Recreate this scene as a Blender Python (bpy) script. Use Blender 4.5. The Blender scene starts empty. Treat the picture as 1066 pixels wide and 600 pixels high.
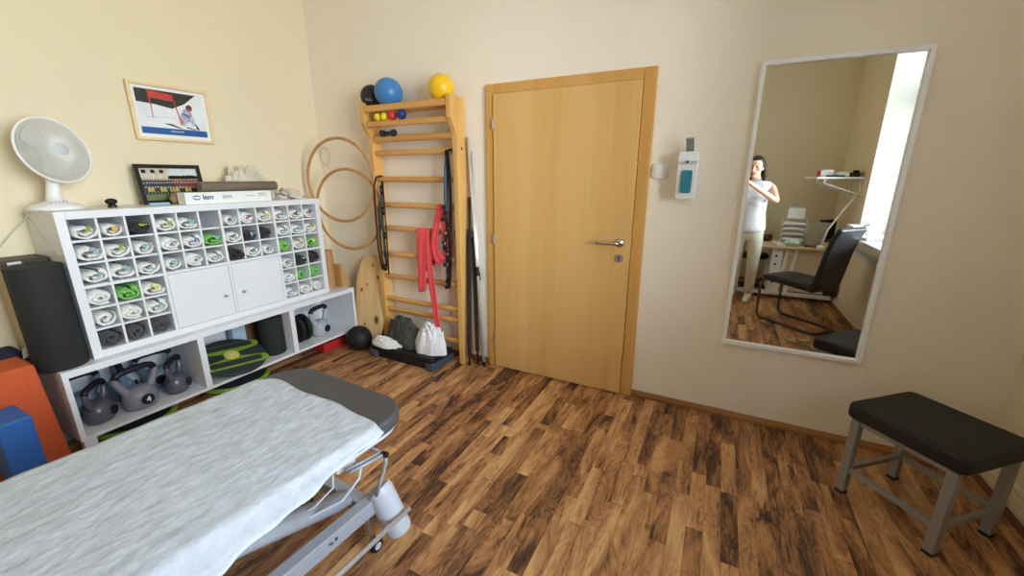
import bpy, bmesh, math, random
from mathutils import Vector, Matrix, noise
random.seed(7)
SC=bpy.context.scene; COL=SC.collection; PI=math.pi
V=Vector
# ------------------------------------------------------------------ materials
def lin(c):
    return tuple(((x/255)/12.92 if x<=10 else (((x/255)+.055)/1.055)**2.4) for x in c)
def mat(name,rgb,rough=.6,metal=0,var=.06,scale=30,bump=0,bscale=200,alpha=1,trans=0,spec=.5,sheen=0,coat=0,stretch=(1,1,1),ior=1.45):
    m=bpy.data.materials.new(name); m.use_nodes=True; nt=m.node_tree; b=nt.nodes['Principled BSDF']
    c=lin(rgb)
    tc=nt.nodes.new('ShaderNodeTexCoord'); mp=nt.nodes.new('ShaderNodeMapping'); mp.inputs['Scale'].default_value=stretch
    nt.links.new(tc.outputs['Object'],mp.inputs[0])
    n=nt.nodes.new('ShaderNodeTexNoise'); n.inputs['Scale'].default_value=scale; n.inputs['Detail'].default_value=3
    nt.links.new(mp.outputs[0],n.inputs['Vector'])
    r=nt.nodes.new('ShaderNodeValToRGB')
    r.color_ramp.elements[0].position=.3; r.color_ramp.elements[1].position=.7
    r.color_ramp.elements[0].color=tuple(max(0,x*(1-var)) for x in c)+(1,)
    r.color_ramp.elements[1].color=tuple(min(1,x*(1+var)) for x in c)+(1,)
    nt.links.new(n.outputs['Fac'],r.inputs[0]); nt.links.new(r.outputs[0],b.inputs['Base Color'])
    b.inputs['Roughness'].default_value=rough; b.inputs['Metallic'].default_value=metal
    b.inputs['Specular IOR Level'].default_value=spec; b.inputs['Alpha'].default_value=alpha
    b.inputs['Transmission Weight'].default_value=trans; b.inputs['Coat Weight'].default_value=coat
    b.inputs['Sheen Weight'].default_value=sheen; b.inputs['IOR'].default_value=ior
    if bump:
        n2=nt.nodes.new('ShaderNodeTexNoise'); n2.inputs['Scale'].default_value=bscale; n2.inputs['Detail'].default_value=4
        nt.links.new(mp.outputs[0],n2.inputs['Vector'])
        bp=nt.nodes.new('ShaderNodeBump'); bp.inputs['Strength'].default_value=bump; bp.inputs['Distance'].default_value=.01
        nt.links.new(n2.outputs['Fac'],bp.inputs['Height']); nt.links.new(bp.outputs[0],b.inputs['Normal'])
    return m
def wood(name,c1,c2,rough=.45,axis=2,scale=9,stretch=.06,knots=False):
    m=mat(name,c1,rough); nt=m.node_tree; b=nt.nodes['Principled BSDF']
    tc=nt.nodes.new('ShaderNodeTexCoord'); mp=nt.nodes.new('ShaderNodeMapping')
    s=[1,1,1]; s[axis]=stretch; mp.inputs['Scale'].default_value=s
    nt.links.new(tc.outputs['Object'],mp.inputs[0])
    n=nt.nodes.new('ShaderNodeTexNoise'); n.inputs['Scale'].default_value=scale; n.inputs['Detail'].default_value=6; n.inputs['Distortion'].default_value=.5
    nt.links.new(mp.outputs[0],n.inputs['Vector'])
    n2=nt.nodes.new('ShaderNodeTexNoise'); n2.inputs['Scale'].default_value=scale*9; n2.inputs['Detail'].default_value=3
    nt.links.new(mp.outputs[0],n2.inputs['Vector'])
    a=nt.nodes.new('ShaderNodeMath'); a.operation='MULTIPLY_ADD'; a.inputs[1].default_value=.35
    nt.links.new(n2.outputs['Fac'],a.inputs[0]); nt.links.new(n.outputs['Fac'],a.inputs[2])
    r=nt.nodes.new('ShaderNodeValToRGB'); r.color_ramp.elements[0].position=.5; r.color_ramp.elements[1].position=.85
    r.color_ramp.elements[0].color=lin(c1)+(1,); r.color_ramp.elements[1].color=lin(c2)+(1,)
    nt.links.new(a.outputs[0],r.inputs[0])
    out=r.outputs[0]
    if knots:
        acc=None
        for kx,kz,kr in ((.02,.30,.010),(.075,.20,.014),(-.035,.13,.010),(-.09,.08,.013),(.07,-.17,.026),(-.05,-.22,.010)):
            vm=nt.nodes.new('ShaderNodeVectorMath'); vm.operation='DISTANCE'
            ms=nt.nodes.new('ShaderNodeMapping'); ms.inputs['Scale'].default_value=(1,0,.6); nt.links.new(tc.outputs['Object'],ms.inputs[0]); nt.links.new(ms.outputs[0],vm.inputs[0]); vm.inputs[1].default_value=(kx,0,kz*.6)
            mr=nt.nodes.new('ShaderNodeMapRange'); mr.inputs['From Min'].default_value=kr*1.1; mr.inputs['From Max'].default_value=kr*.6; nt.links.new(vm.outputs['Value'],mr.inputs['Value'])
            if acc is None: acc=mr.outputs[0]
            else:
                mm=nt.nodes.new('ShaderNodeMath'); mm.operation='MAXIMUM'; nt.links.new(acc,mm.inputs[0]); nt.links.new(mr.outputs[0],mm.inputs[1]); acc=mm.outputs[0]
        mx=nt.nodes.new('ShaderNodeMix'); mx.data_type='RGBA'; nt.links.new(acc,mx.inputs[0])
        nt.links.new(out,mx.inputs[6]); mx.inputs[7].default_value=lin((120,75,40))+(1,); out=mx.outputs[2]
    nt.links.new(out,b.inputs['Base Color'])
    return m
def floor_mat():
    m=bpy.data.materials.new('walnut laminate planks'); m.use_nodes=True; nt=m.node_tree; b=nt.nodes['Principled BSDF']
    N=nt.nodes.new; L=nt.links.new
    tc=N('ShaderNodeTexCoord'); sx=N('ShaderNodeSeparateXYZ'); L(tc.outputs['Object'],sx.inputs[0])
    def M(op,a,b_=None,c=None):
        n=N('ShaderNodeMath'); n.operation=op
        for i,x in enumerate((a,b_,c)):
            if x is None: continue
            if isinstance(x,(int,float)): n.inputs[i].default_value=x
            else: L(x,n.inputs[i])
        return n.outputs[0]
    u=M('DIVIDE',sx.outputs[0],.0655); row=M('FLOOR',u); fu=M('FRACT',u)
    wn=N('ShaderNodeTexWhiteNoise'); wn.noise_dimensions='1D'; L(row,wn.inputs['W'])
    v0=M('DIVIDE',sx.outputs[1],.74); v=M('MULTIPLY_ADD',wn.outputs['Value'],7.3,v0)
    cell=M('FLOOR',v); fv=M('FRACT',v)
    # split some strips once more at a random place
    wn2=N('ShaderNodeTexWhiteNoise'); wn2.noise_dimensions='2D'; cb=N('ShaderNodeCombineXYZ'); L(row,cb.inputs[0]); L(cell,cb.inputs[1]); L(cb.outputs[0],wn2.inputs['Vector'])
    sp=M('MULTIPLY_ADD',wn2.outputs['Value'],1.3,.35); half=M('GREATER_THAN',fv,sp)
    cb2=N('ShaderNodeCombineXYZ'); L(row,cb2.inputs[0]); L(cell,cb2.inputs[1]); L(half,cb2.inputs[2])
    wn3=N('ShaderNodeTexWhiteNoise'); wn3.noise_dimensions='3D'; L(cb2.outputs[0],wn3.inputs['Vector'])
    # grain: stretched noise offset per strip
    off=N('ShaderNodeVectorMath'); off.operation='SCALE'; L(wn3.outputs['Color'],off.inputs[0]); off.inputs['Scale'].default_value=37.0
    mp=N('ShaderNodeMapping'); mp.inputs['Scale'].default_value=(1,.22,1); L(tc.outputs['Object'],mp.inputs[0])
    ad=N('ShaderNodeVectorMath'); ad.operation='ADD'; L(mp.outputs[0],ad.inputs[0]); L(off.outputs[0],ad.inputs[1])
    n1=N('ShaderNodeTexNoise'); n1.inputs['Scale'].default_value=9; n1.inputs['Detail'].default_value=2.5; n1.inputs['Distortion'].default_value=1.3; L(ad.outputs[0],n1.inputs['Vector'])
    rings=M('POWER',M('MULTIPLY',M('PINGPONG',M('MULTIPLY',n1.outputs['Fac'],11.0),.5),2.0),.6)
    n2=N('ShaderNodeTexNoise'); n2.inputs['Scale'].default_value=150; n2.inputs['Detail'].default_value=3; L(ad.outputs[0],n2.inputs['Vector'])
    n3=N('ShaderNodeTexNoise'); n3.inputs['Scale'].default_value=6; n3.inputs['Detail'].default_value=3; n3.inputs['Distortion'].default_value=2.2; L(ad.outputs[0],n3.inputs['Vector'])
    t=M('ADD',M('MULTIPLY_ADD',wn3.outputs['Value'],.48,.08),M('MULTIPLY',rings,.24)); t=M('ADD',t,M('MULTIPLY',M('SUBTRACT',n2.outputs['Fac'],.5),.25)); t=M('ADD',t,M('MULTIPLY',M('SUBTRACT',n3.outputs['Fac'],.5),1.5))
    r=N('ShaderNodeValToRGB'); cr=r.color_ramp
    cr.elements[0].position=.0; cr.elements[0].color=lin((60,42,34))+(1,)
    cr.elements[1].position=.95; cr.elements[1].color=lin((222,176,122))+(1,)
    for p,c in ((.16,(96,64,44)),(.36,(150,102,66)),(.62,(192,140,92))):
        e=cr.elements.new(p); e.color=lin(c)+(1,)
    L(t,r.inputs[0])
    # dark mineral streaks
    mp4=N('ShaderNodeMapping'); mp4.inputs['Scale'].default_value=(1,.10,1); L(tc.outputs['Object'],mp4.inputs[0]); ad4=N('ShaderNodeVectorMath'); ad4.operation='ADD'; L(mp4.outputs[0],ad4.inputs[0]); L(off.outputs[0],ad4.inputs[1])
    n4=N('ShaderNodeTexNoise'); n4.inputs['Scale'].default_value=26; n4.inputs['Detail'].default_value=4; n4.inputs['Distortion'].default_value=2.0; L(ad4.outputs[0],n4.inputs['Vector'])
    st=N('ShaderNodeMapRange'); st.inputs['From Min'].default_value=.58; st.inputs['From Max'].default_value=.70; L(n4.outputs['Fac'],st.inputs['Value'])
    t2=M('SUBTRACT',t,M('MULTIPLY',st.outputs[0],.34)); L(t2,r.inputs[0])
    # seams
    d=M('MINIMUM',fu,M('SUBTRACT',1.0,fu)); seam=M('LESS_THAN',d,.012)
    d2=M('MINIMUM',fv,M('ABSOLUTE',M('SUBTRACT',fv,sp))); seam2=M('LESS_THAN',d2,.003); s=M('MAXIMUM',seam,seam2)
    mx=N('ShaderNodeMix'); mx.data_type='RGBA'; L(M('MULTIPLY',s,.5),mx.inputs[0]); L(r.outputs[0],mx.inputs[6]); mx.inputs[7].default_value=(.02,.012,.008,1)
    L(mx.outputs[2],b.inputs['Base Color']); b.inputs['Roughness'].default_value=.42; b.inputs['Specular IOR Level'].default_value=.4
    bp=N('ShaderNodeBump'); bp.inputs['Strength'].default_value=.15; bp.inputs['Distance'].default_value=.002; L(n2.outputs['Fac'],bp.inputs['Height']); L(bp.outputs[0],b.inputs['Normal'])
    return m
M_floor=floor_mat()
M_wall=mat('cream wall paint',(228,214,182),.85,var=.025,scale=1.3,bump=.25,bscale=60)
M_wallb=mat('pale cream wall paint',(243,232,215),.85,var=.025,scale=1.3,bump=.25,bscale=60)
M_ceil=mat('white ceiling paint',(240,238,230),.9,var=.02)
M_reveal=mat('white window reveal paint',(216,214,204),.8,var=.02)
M_white=mat('white lacquer',(246,247,248),.35,var=.015,scale=4)
M_white2=mat('white foil board',(224,225,228),.4,var=.015,scale=4)
M_wplast=mat('white plastic',(232,232,230),.35,var=.01)
M_door=wood('beech door veneer',(214,166,98),(226,182,116),.4,2,5,.05)
M_doorf=wood('beech frame veneer',(204,150,78),(216,166,94),.4,2,5,.05)
M_bar=wood('varnished beech',(200,142,74),(220,166,98),.35,0,8,.1)
M_post=wood('varnished beech upright',(210,158,84),(228,180,108),.35,2,8,.08)
M_pine=wood('knotty pine',(214,172,112),(236,202,150),.5,2,12,.04,knots=True)
M_wood=wood('plain beech block',(170,122,76),(196,150,102),.5,2,8,.1)
M_hoop=mat('beech hoop wood',(186,138,84),.45,var=.1,scale=12)
M_steel=mat('brushed stainless steel',(190,188,184),.28,1,var=.03)
M_chrome=mat('polished chrome',(232,232,232),.3,.6,var=.02)
M_grey=mat('grey powder-coated steel',(168,172,180),.4,.15,var=.03)
M_silver=mat('silver grey painted steel',(150,148,144),.45,.2,var=.04)
M_lgrey=mat('light grey plastic',(196,200,208),.4,var=.02)
M_black=mat('black plastic',(26,26,28),.4,var=.05)
M_rubber=mat('black rubber',(20,20,22),.6,var=.06,bump=.1)
M_foam=mat('black foam',(34,36,37),.75,var=.15,scale=150,bump=.3,bscale=400)
M_leather=mat('black leatherette',(30,30,33),.42,var=.08,bump=.12,bscale=150)
M_seat=mat('black textured vinyl',(27,29,28),.6,var=.1,bump=.2,bscale=300)
M_cush=mat('anthracite vinyl',(74,73,74),.5,var=.05,bump=.1,bscale=250)
M_paper=mat('crinkled white nonwoven sheet',(188,194,203),.85,var=.09,scale=22,bump=.6,bscale=34,stretch=(1.1,.9,1))
M_orange=mat('orange foam fabric',(196,84,40),.8,var=.1,scale=120,bump=.2)
M_blue=mat('blue foam vinyl',(40,98,172),.6,var=.06,scale=60,bump=.1)
M_navy=mat('navy fabric',(24,30,50),.85,var=.1)
M_terryw=mat('white terry cloth',(238,236,230),.95,var=.05,scale=60,bump=.5,bscale=260,sheen=.2)
M_terryg=mat('green terry cloth',(122,196,84),.95,var=.12,scale=60,bump=.5,bscale=260,sheen=.2)
M_terryb=mat('black terry cloth',(42,36,34),.95,var=.12,scale=60,bump=.5,bscale=260,sheen=.2)
M_terryd=mat('dark grey terry cloth',(74,70,72),.95,var=.12,scale=60,bump=.5,bscale=260,sheen=.2)
TIE={k:mat(k+' ribbon',c,.7,var=.1) for k,c in dict(teal=(134,172,176),green=(150,176,64),orange=(214,170,70),magenta=(140,66,100),yellow=(206,208,90),navy=(70,100,122),blue=(106,142,184)).items()}
M_kb=mat('grey vinyl kettlebell shell',(132,128,140),.38,var=.05)
M_kbs=mat('dark silver kettlebell shell',(96,94,106),.3,.2,var=.05)
M_kbb=mat('blue-grey kettlebell shell',(120,138,160),.35,var=.05)
M_kbl=mat('light grey kettlebell shell',(172,172,180),.38,var=.05)
M_grip=mat('black grip rubber',(26,22,34),.5,var=.05)
M_ink=mat('dark print ink',(40,44,60),.6,var=.03)
M_inkb=mat('blue print ink',(44,84,130),.6,var=.03)
M_inkg=mat('light grey print ink',(170,172,176),.6,var=.03)
M_lime=mat('lime green plastic',(128,160,52),.4,var=.05)
M_dslate=mat('dark slate rubber',(48,52,58),.6,var=.1,scale=80,bump=.1)
M_red=mat('red latex band',(236,74,82),.45,var=.06,sheen=.1)
M_redb=mat('red plastic',(190,40,44),.4,var=.05)
M_yel=mat('yellow ball rubber',(238,190,30),.35,var=.05)
M_blueb=mat('blue ball rubber',(66,124,184),.35,var=.05)
M_bball=mat('black ball rubber',(38,36,36),.5,var=.06)
M_sy=mat('lemon ball rubber',(236,210,50),.45,var=.05)
M_sr=mat('red ball rubber',(206,50,44),.45,var=.05)
M_sb=mat('dark blue ball rubber',(34,50,112),.4,var=.05)
M_brown=mat('brown cardboard',(142,96,64),.8,var=.08)
M_umber=mat('taupe rolled mat',(112,98,82),.7,var=.12,scale=20,stretch=(1,.3,3))
M_cloth=mat('charcoal cloth',(74,72,66),.95,var=.12,bump=.4,bscale=150)
M_bag=mat('white plastic bag',(232,232,236),.45,var=.04,bump=.3,bscale=30)
M_film=mat('crumpled clear film',(224,216,196),.3,var=.12,scale=25,bump=.8,bscale=30,alpha=.72)
M_teal=mat('teal disinfectant',(40,122,146),.15,var=.2,scale=14)
M_teald=mat('teal resistance tube',(30,70,66),.5)
M_skin=mat('skin',(222,172,146),.5,var=.04)
M_hair=mat('dark brown hair',(38,26,24),.5,var=.25,scale=60,stretch=(1,1,.1))
M_top=mat('white knit top',(232,234,240),.85,var=.03,bump=.15)
M_trouser=mat('beige trousers',(206,198,178),.85,var=.05,bump=.15)
M_sock=mat('white sock cotton',(225,225,228),.9,var=.03)
M_lip=mat('lip tone',(170,84,80),.5)
M_eye=mat('dark eye',(30,22,20),.3)
M_deskt=wood('birch desk top',(206,178,136),(222,196,156),.45,0,6,.08)
M_deskp=mat('cream desk panel',(222,208,178),.5,var=.02)
M_dark=mat('dark brown board',(56,38,26),.5,var=.1)
M_screen=mat('dark screen glass',(18,20,24),.15)
M_pap=mat('white paper',(232,232,228),.8,var=.02)
M_mint=mat('pale mint towel',(200,222,204),.95,var=.05,bump=.4,bscale=150)
M_skirt=wood('walnut skirting',(120,76,44),(168,116,72),.4,0,8,.05)
M_skirty=wood('dark walnut skirting strip',(98,66,42),(130,90,58),.4,1,8,.05)
M_cream=mat('cream painted skirting',(222,206,172),.5,var=.02)
M_cable=mat('pale grey cable',(200,196,184),.5)
M_picfr=wood('light maple frame',(222,198,150),(236,214,170),.4,1,8,.1)
M_snow=mat('printed snow white',(226,228,230),.35,var=.06,scale=8)
M_tree=mat('printed dark forest',(52,50,46),.35,var=.5,scale=60)
M_pband=mat('printed blue band',(36,90,156),.35,var=.05)
M_pred=mat('printed red gate',(196,66,54),.35,var=.08)
M_fr_black=mat('black picture frame',(22,20,18),.3)
M_grass=mat('printed grass',(98,110,70),.35,var=.15)
M_tan=mat('tan printed wall',(196,186,166),.35,var=.2,scale=40)
M_glass=None
def glass_mat():
    m=bpy.data.materials.new('window glass'); m.use_nodes=True; nt=m.node_tree; nt.nodes.clear()
    o=nt.nodes.new('ShaderNodeOutputMaterial'); t=nt.nodes.new('ShaderNodeBsdfTransparent'); g=nt.nodes.new('ShaderNodeBsdfGlossy'); g.inputs['Roughness'].default_value=.02
    t.inputs[0].default_value=(.97,.98,.97,1)
    mx=nt.nodes.new('ShaderNodeMixShader'); f=nt.nodes.new('ShaderNodeFresnel'); f.inputs[0].default_value=1.45
    nt.links.new(f.outputs[0],mx.inputs[0]); nt.links.new(t.outputs[0],mx.inputs[1]); nt.links.new(g.outputs[0],mx.inputs[2]); nt.links.new(mx.outputs[0],o.inputs[0])
    return m
M_glass=glass_mat()
def mirror_mat():
    m=bpy.data.materials.new('mirror glass'); m.use_nodes=True; b=m.node_tree.nodes['Principled BSDF']
    b.inputs['Base Color'].default_value=(.86,.87,.84,1); b.inputs['Metallic'].default_value=1; b.inputs['Roughness'].default_value=.004
    return m
M_mirror=mirror_mat()
def mesh_mat():
    """fan grille lattice: fine concentric and radial wires as real alpha gaps"""
    return mat('white grille wire',(214,214,206),.4,var=.02)
M_wire=mesh_mat()
# ------------------------------------------------------------------ mesh helpers
def B(): return bmesh.new()
def obj(name,bm,m,parent=None,smooth=False,bev=0,segs=2,loc=None,rot=None,sub=0):
    me=bpy.data.meshes.new(name); bmesh.ops.recalc_face_normals(bm,faces=bm.faces[:]); bm.to_mesh(me); bm.free()
    for x in (m if isinstance(m,(list,tuple)) else [m]): me.materials.append(x)
    o=bpy.data.objects.new(name,me); COL.objects.link(o)
    if smooth:
        for p in me.polygons: p.use_smooth=True
    if parent: o.parent=parent
    if loc: o.location=loc
    if rot: o.rotation_euler=rot
    if bev:
        b=o.modifiers.new('bevel','BEVEL'); b.width=bev; b.segments=segs; b.limit_method='ANGLE'; b.angle_limit=.6
        if not smooth:
            pass
    if sub:
        s=o.modifiers.new('sub','SUBSURF'); s.levels=sub; s.render_levels=sub
    return o
def thing(name,label,cat,loc=(0,0,0),rz=0,group=None):
    o=bpy.data.objects.new(name,None); COL.objects.link(o); o.empty_display_size=.05; o.location=loc; o.rotation_euler=(0,0,rz)
    return tag(o,label,cat,group)
def tag(o,label,cat,group=None):
    o['label']=label; o['category']=cat
    if group: o['group']=group
    return o
def struct(o): o['kind']='structure'; return o
def kids(o): return [c for c in bpy.data.objects if c.parent==o]
def dup(o,parent=None):
    c=o.copy(); COL.objects.link(c); c.parent=parent
    for k in kids(o): dup(k,c)
    return c
def box(bm,x0,x1,y0,y1,z0,z1,mi=0,M=None):
    vs=[bm.verts.new((x,y,z)) for x in (x0,x1) for y in (y0,y1) for z in (z0,z1)]
    if M:
        for v in vs: v.co=M@v.co
    for f in ((0,1,3,2),(4,6,7,5),(0,4,5,1),(2,3,7,6),(0,2,6,4),(1,5,7,3)):
        fc=bm.faces.new([vs[i] for i in f]); fc.material_index=mi
    return vs
def ring_frame(d):
    d=d.normalized(); a=V((0,0,1)) if abs(d.z)<.9 else V((1,0,0)); u=d.cross(a).normalized(); return u,d.cross(u).normalized()
def tube(bm,pts,r,seg=10,closed=False,flat=None,mi=0):
    """round tube along points; r number or list; flat=(u,w) uses an oval section"""
    pts=[V(p) for p in pts]; n=len(pts); rs=r if isinstance(r,(list,tuple)) else [r]*n
    rings=[]; pu=None
    for i,p in enumerate(pts):
        if closed: d=pts[(i+1)%n]-pts[i-1]
        else: d=pts[min(i+1,n-1)]-pts[max(i-1,0)]
        if d.length<1e-9: d=V((0,0,1))
        d.normalize()
        if pu is None: u,w=ring_frame(d)
        else:
            u=(pu-d*pu.dot(d))
            u=u.normalized() if u.length>1e-6 else ring_frame(d)[0]
            w=d.cross(u)
        pu=u
        rings.append([bm.verts.new(p+(u*math.cos(2*PI*k/seg)+w*math.sin(2*PI*k/seg))*rs[i]) for k in range(seg)])
    m=n if closed else n-1
    for i in range(m):
        a,b=rings[i],rings[(i+1)%n]
        for k in range(seg):
            f=bm.faces.new((a[k],a[(k+1)%seg],b[(k+1)%seg],b[k])); f.material_index=mi
    if not closed:
        f=bm.faces.new(rings[0][::-1]); f.material_index=mi; f=bm.faces.new(rings[-1]); f.material_index=mi
def cyl(bm,p0,p1,r0,r1=None,seg=24,mi=0): tube(bm,[p0,p1],[r0,r0 if r1 is None else r1],seg,mi=mi)
def lathe(bm,prof,seg=32,c=(0,0,0),axis='z',mi=0):
    rings=[]
    for r,z in prof:
        ring=[]
        for k in range(seg):
            a=2*PI*k/seg
            if axis=='z': co=(c[0]+r*math.cos(a),c[1]+r*math.sin(a),c[2]+z)
            elif axis=='x': co=(c[0]+z,c[1]+r*math.cos(a),c[2]+r*math.sin(a))
            else: co=(c[0]+r*math.cos(a),c[1]+z,c[2]+r*math.sin(a))
            ring.append(bm.verts.new(co))
        rings.append(ring)
    for a,b in zip(rings,rings[1:]):
        for k in range(seg):
            f=bm.faces.new((a[k],a[(k+1)%seg],b[(k+1)%seg],b[k])); f.material_index=mi
    f=bm.faces.new(rings[0][::-1]); f.material_index=mi; f=bm.faces.new(rings[-1]); f.material_index=mi
def sph(bm,c,r,sc=(1,1,1),u=24,v=14,mi=0):
    M=Matrix.Translation(V(c))@Matrix.Diagonal((*[r*s for s in sc],1))
    g=bmesh.ops.create_uvsphere(bm,u_segments=u,v_segments=v,radius=1,matrix=M)
    return g['verts']
def prism(bm,pts,z0,z1,M=None,mi=0):
    a=[bm.verts.new((x,y,z0)) for x,y in pts]; b=[bm.verts.new((x,y,z1)) for x,y in pts]
    if M:
        for v in a+b: v.co=M@v.co
    n=len(pts)
    fs=[bm.faces.new(a[::-1]),bm.faces.new(b)]+[bm.faces.new((a[i],a[(i+1)%n],b[(i+1)%n],b[i])) for i in range(n)]
    for f in fs: f.material_index=mi
def rrect(w,h,r,n=6,cx=0,cy=0):
    out=[]
    for sx,sy,a0 in ((1,1,0),(-1,1,PI/2),(-1,-1,PI),(1,-1,1.5*PI)):
        for k in range(n+1):
            a=a0+PI/2*k/n; out.append((cx+sx*(w/2-r)+r*math.cos(a),cy+sy*(h/2-r)+r*math.sin(a)))
    return out
def jitter(bm,amp,sc,seed=0,axes=(1,1,1)):
    for v in bm.verts:
        n=noise.noise_vector((v.co*sc)+V((seed*7.1,seed*3.3,seed*1.7)))
        v.co+=V((n.x*axes[0],n.y*axes[1],n.z*axes[2]))*amp
def lump(bm,c,size,seed,amp=.3,sc=6,u=40,v=24,flat=.0,ridge=1.0):
    """crumpled cloth heap, flat at the bottom"""
    c=V(c); M=Matrix.Translation(c)@Matrix.Diagonal((size[0],size[1],size[2],1))
    g=bmesh.ops.create_uvsphere(bm,u_segments=u,v_segments=v,radius=1,matrix=M)
    for w in g['verts']:
        d=(w.co-c); q=w.co*sc+V((seed,seed*2,seed*3))
        a=noise.noise(q); b=abs(noise.noise(q*2.1+V((5,1,2)))); k=1+amp*(a*.9-(b*ridge)*.8+abs(noise.noise(q*.6))*.6-abs(noise.noise(q*4.3+V((3,3,1))))*.12)
        w.co=c+d*k
        if w.co.z<c.z-size[2]*flat: w.co.z=c.z-size[2]*flat
def cloth_heap(bm,c,size,seed,folds=5,crease=.12,peak=(0,0),power=1.3,nx=90,ny=44):
    """a sheet of cloth dropped in a heap: a mound with long folds running down from its peak and crumpled creases"""
    c=V(c); top=[];bot=[]
    for i in range(nx):
        th=2*PI*i/nx; col=[]
        rim=1+.16*math.sin(th*2+seed)+.10*math.sin(th*3+seed*2.3)+.05*math.sin(th*7+seed)
        for j in range(1,ny+1):
            q=j/ny
            wob=noise.noise(V((math.cos(th)*1.5,math.sin(th)*1.5,q*1.5+seed)))
            f=math.sin(th*folds+wob*5+seed+q*1.3)
            fold=(1-abs(f))**2*.13*min(1,q*1.6)
            r=q*rim*(1-.12*fold*3*q)
            x=peak[0]*(1-q)+r*math.cos(th); y=peak[1]*(1-q)+r*math.sin(th)
            h=(1-q**power)**.62*(1-fold*1.1)
            d=noise.voronoi(V((x*2.6,y*2.6,h*2.2+seed)))[0]; h+=crease*(d[1]-d[0]-.25)*min(1,(1-q)*6)
            h+=.06*noise.noise(V((x*5,y*5,seed)))*min(1,(1-q)*5)
            # the hem curls under itself
            col.append(bm.verts.new((c.x+x*size[0],c.y+y*size[1],c.z+max(.004,h)*size[2]+(.006 if q>.93 else 0))))
        top.append(col)
    apex=bm.verts.new((c.x+peak[0]*size[0],c.y+peak[1]*size[1],c.z+size[2]*.98)); base=bm.verts.new((c.x,c.y,c.z))
    for i in range(nx):
        a,b=top[i],top[(i+1)%nx]; bm.faces.new((apex,a[0],b[0]))
        for j in range(ny-1): bm.faces.new((a[j],a[j+1],b[j+1],b[j]))
        bot.append(bm.verts.new((a[-1].co.x,a[-1].co.y,c.z)))
    for i in range(nx):
        k=(i+1)%nx; bm.faces.new((top[i][-1],bot[i],bot[k],top[k][-1])); bm.faces.new((bot[i],base,bot[k]))
def text_mesh(name,s,size,m,parent=None,loc=(0,0,0),rot=(0,0,0),ext=.0006,bold=False):
    cu=bpy.data.curves.new(name,'FONT'); cu.body=s; cu.size=size; cu.align_x='CENTER'; cu.align_y='CENTER'; cu.extrude=ext
    if bold: cu.offset=size*.02
    t=bpy.data.objects.new(name,cu); COL.objects.link(t); dg=bpy.context.evaluated_depsgraph_get(); dg.update()
    me=bpy.data.meshes.new_from_object(t.evaluated_get(dg)); bpy.data.objects.remove(t)
    me.materials.clear(); me.materials.append(m)
    o=bpy.data.objects.new(name,me); COL.objects.link(o); o.location=loc; o.rotation_euler=rot
    if parent: o.parent=parent
    return o
def arc(cx,cy,r,a0,a1,n): return [(cx+r*math.cos(a0+(a1-a0)*i/n),cy+r*math.sin(a0+(a1-a0)*i/n)) for i in range(n+1)]
# ------------------------------------------------------------------ camera
CAM=V((3.184352,-2.603003,1.430120)); yaw,pitch,roll,f=-.46570,.26470,.0013,426.7387
cy_,sy_=math.cos(yaw),math.sin(yaw); cp_,sp_=math.cos(pitch),math.sin(pitch)
Fw=V((sy_*cp_,cy_*cp_,-sp_)); Rg=V((cy_,-sy_,0)); Up=Rg.cross(Fw)
Rg,Up=(math.cos(roll)*Rg+math.sin(roll)*Up),(-math.sin(roll)*Rg+math.cos(roll)*Up)
cam=bpy.data.cameras.new('camera'); co=bpy.data.objects.new('camera',cam); COL.objects.link(co)
mw=Matrix((( Rg.x,Up.x,-Fw.x,CAM.x),(Rg.y,Up.y,-Fw.y,CAM.y),(Rg.z,Up.z,-Fw.z,CAM.z),(0,0,0,1)))
co.matrix_world=mw; cam.sensor_width=36; cam.sensor_fit='HORIZONTAL'; cam.lens=f*36/1066; cam.clip_start=.01
SC.camera=co
# ------------------------------------------------------------------ setting
W,D,H=4.5,4.1,3.3; T=.5
o=B(); box(o,-.3,W+T,-D-.3,.3,-.2,0); struct(obj('floor',o,M_floor))
o=B(); box(o,-.3,W+T,-D-.3,.3,H,H+.2); struct(obj('ceiling',o,M_ceil))
o=B(); box(o,-.3,0,-D-.3,.3,0,H); struct(obj('wall_left',o,M_wall))
o=B(); box(o,0,W,-D-.3,-D,0,H); struct(obj('wall_near',o,M_wall))
DX0,DX1,DH=1.686,2.784,2.022
o=B(); box(o,0,DX0+.06,0,.3,0,H); box(o,DX1-.06,W,0,.3,0,H); box(o,DX0+.06,DX1-.06,0,.3,DH-.06,H); box(o,DX0+.06,DX1-.06,.2,.3,0,DH-.06); struct(obj('wall_far',o,M_wallb))
WY0,WY1,WZ0,WZ1=-2.92,-1.10,.86,2.85
o=B(); box(o,W,W+T,-D-.3,WY0,0,H); box(o,W,W+T,WY1,.3,0,H); box(o,W,W+T,WY0,WY1,0,WZ0); box(o,W,W+T,WY0,WY1,WZ1,H); struct(obj('wall_right',o,M_wall))
win=bpy.data.objects.new('window_1',None); COL.objects.link(win); win.location=(W,(WY0+WY1)/2,WZ0); struct(win)
def ch(name,bm,m,par,**k):
    for v in bm.verts: v.co-=par.location
    return obj(name,bm,m,par,**k)
o=B(); e=.004
for y in (WY0,WY1-e): box(o,W+.001,W+.32,y,y+e,WZ0,WZ1)
box(o,W+.001,W+.32,WY0,WY1,WZ1-e,WZ1); ch('window_reveal',o,M_reveal,win)
o=B(); xf=W+.33
ym=(WY0+WY1)/2
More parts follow.
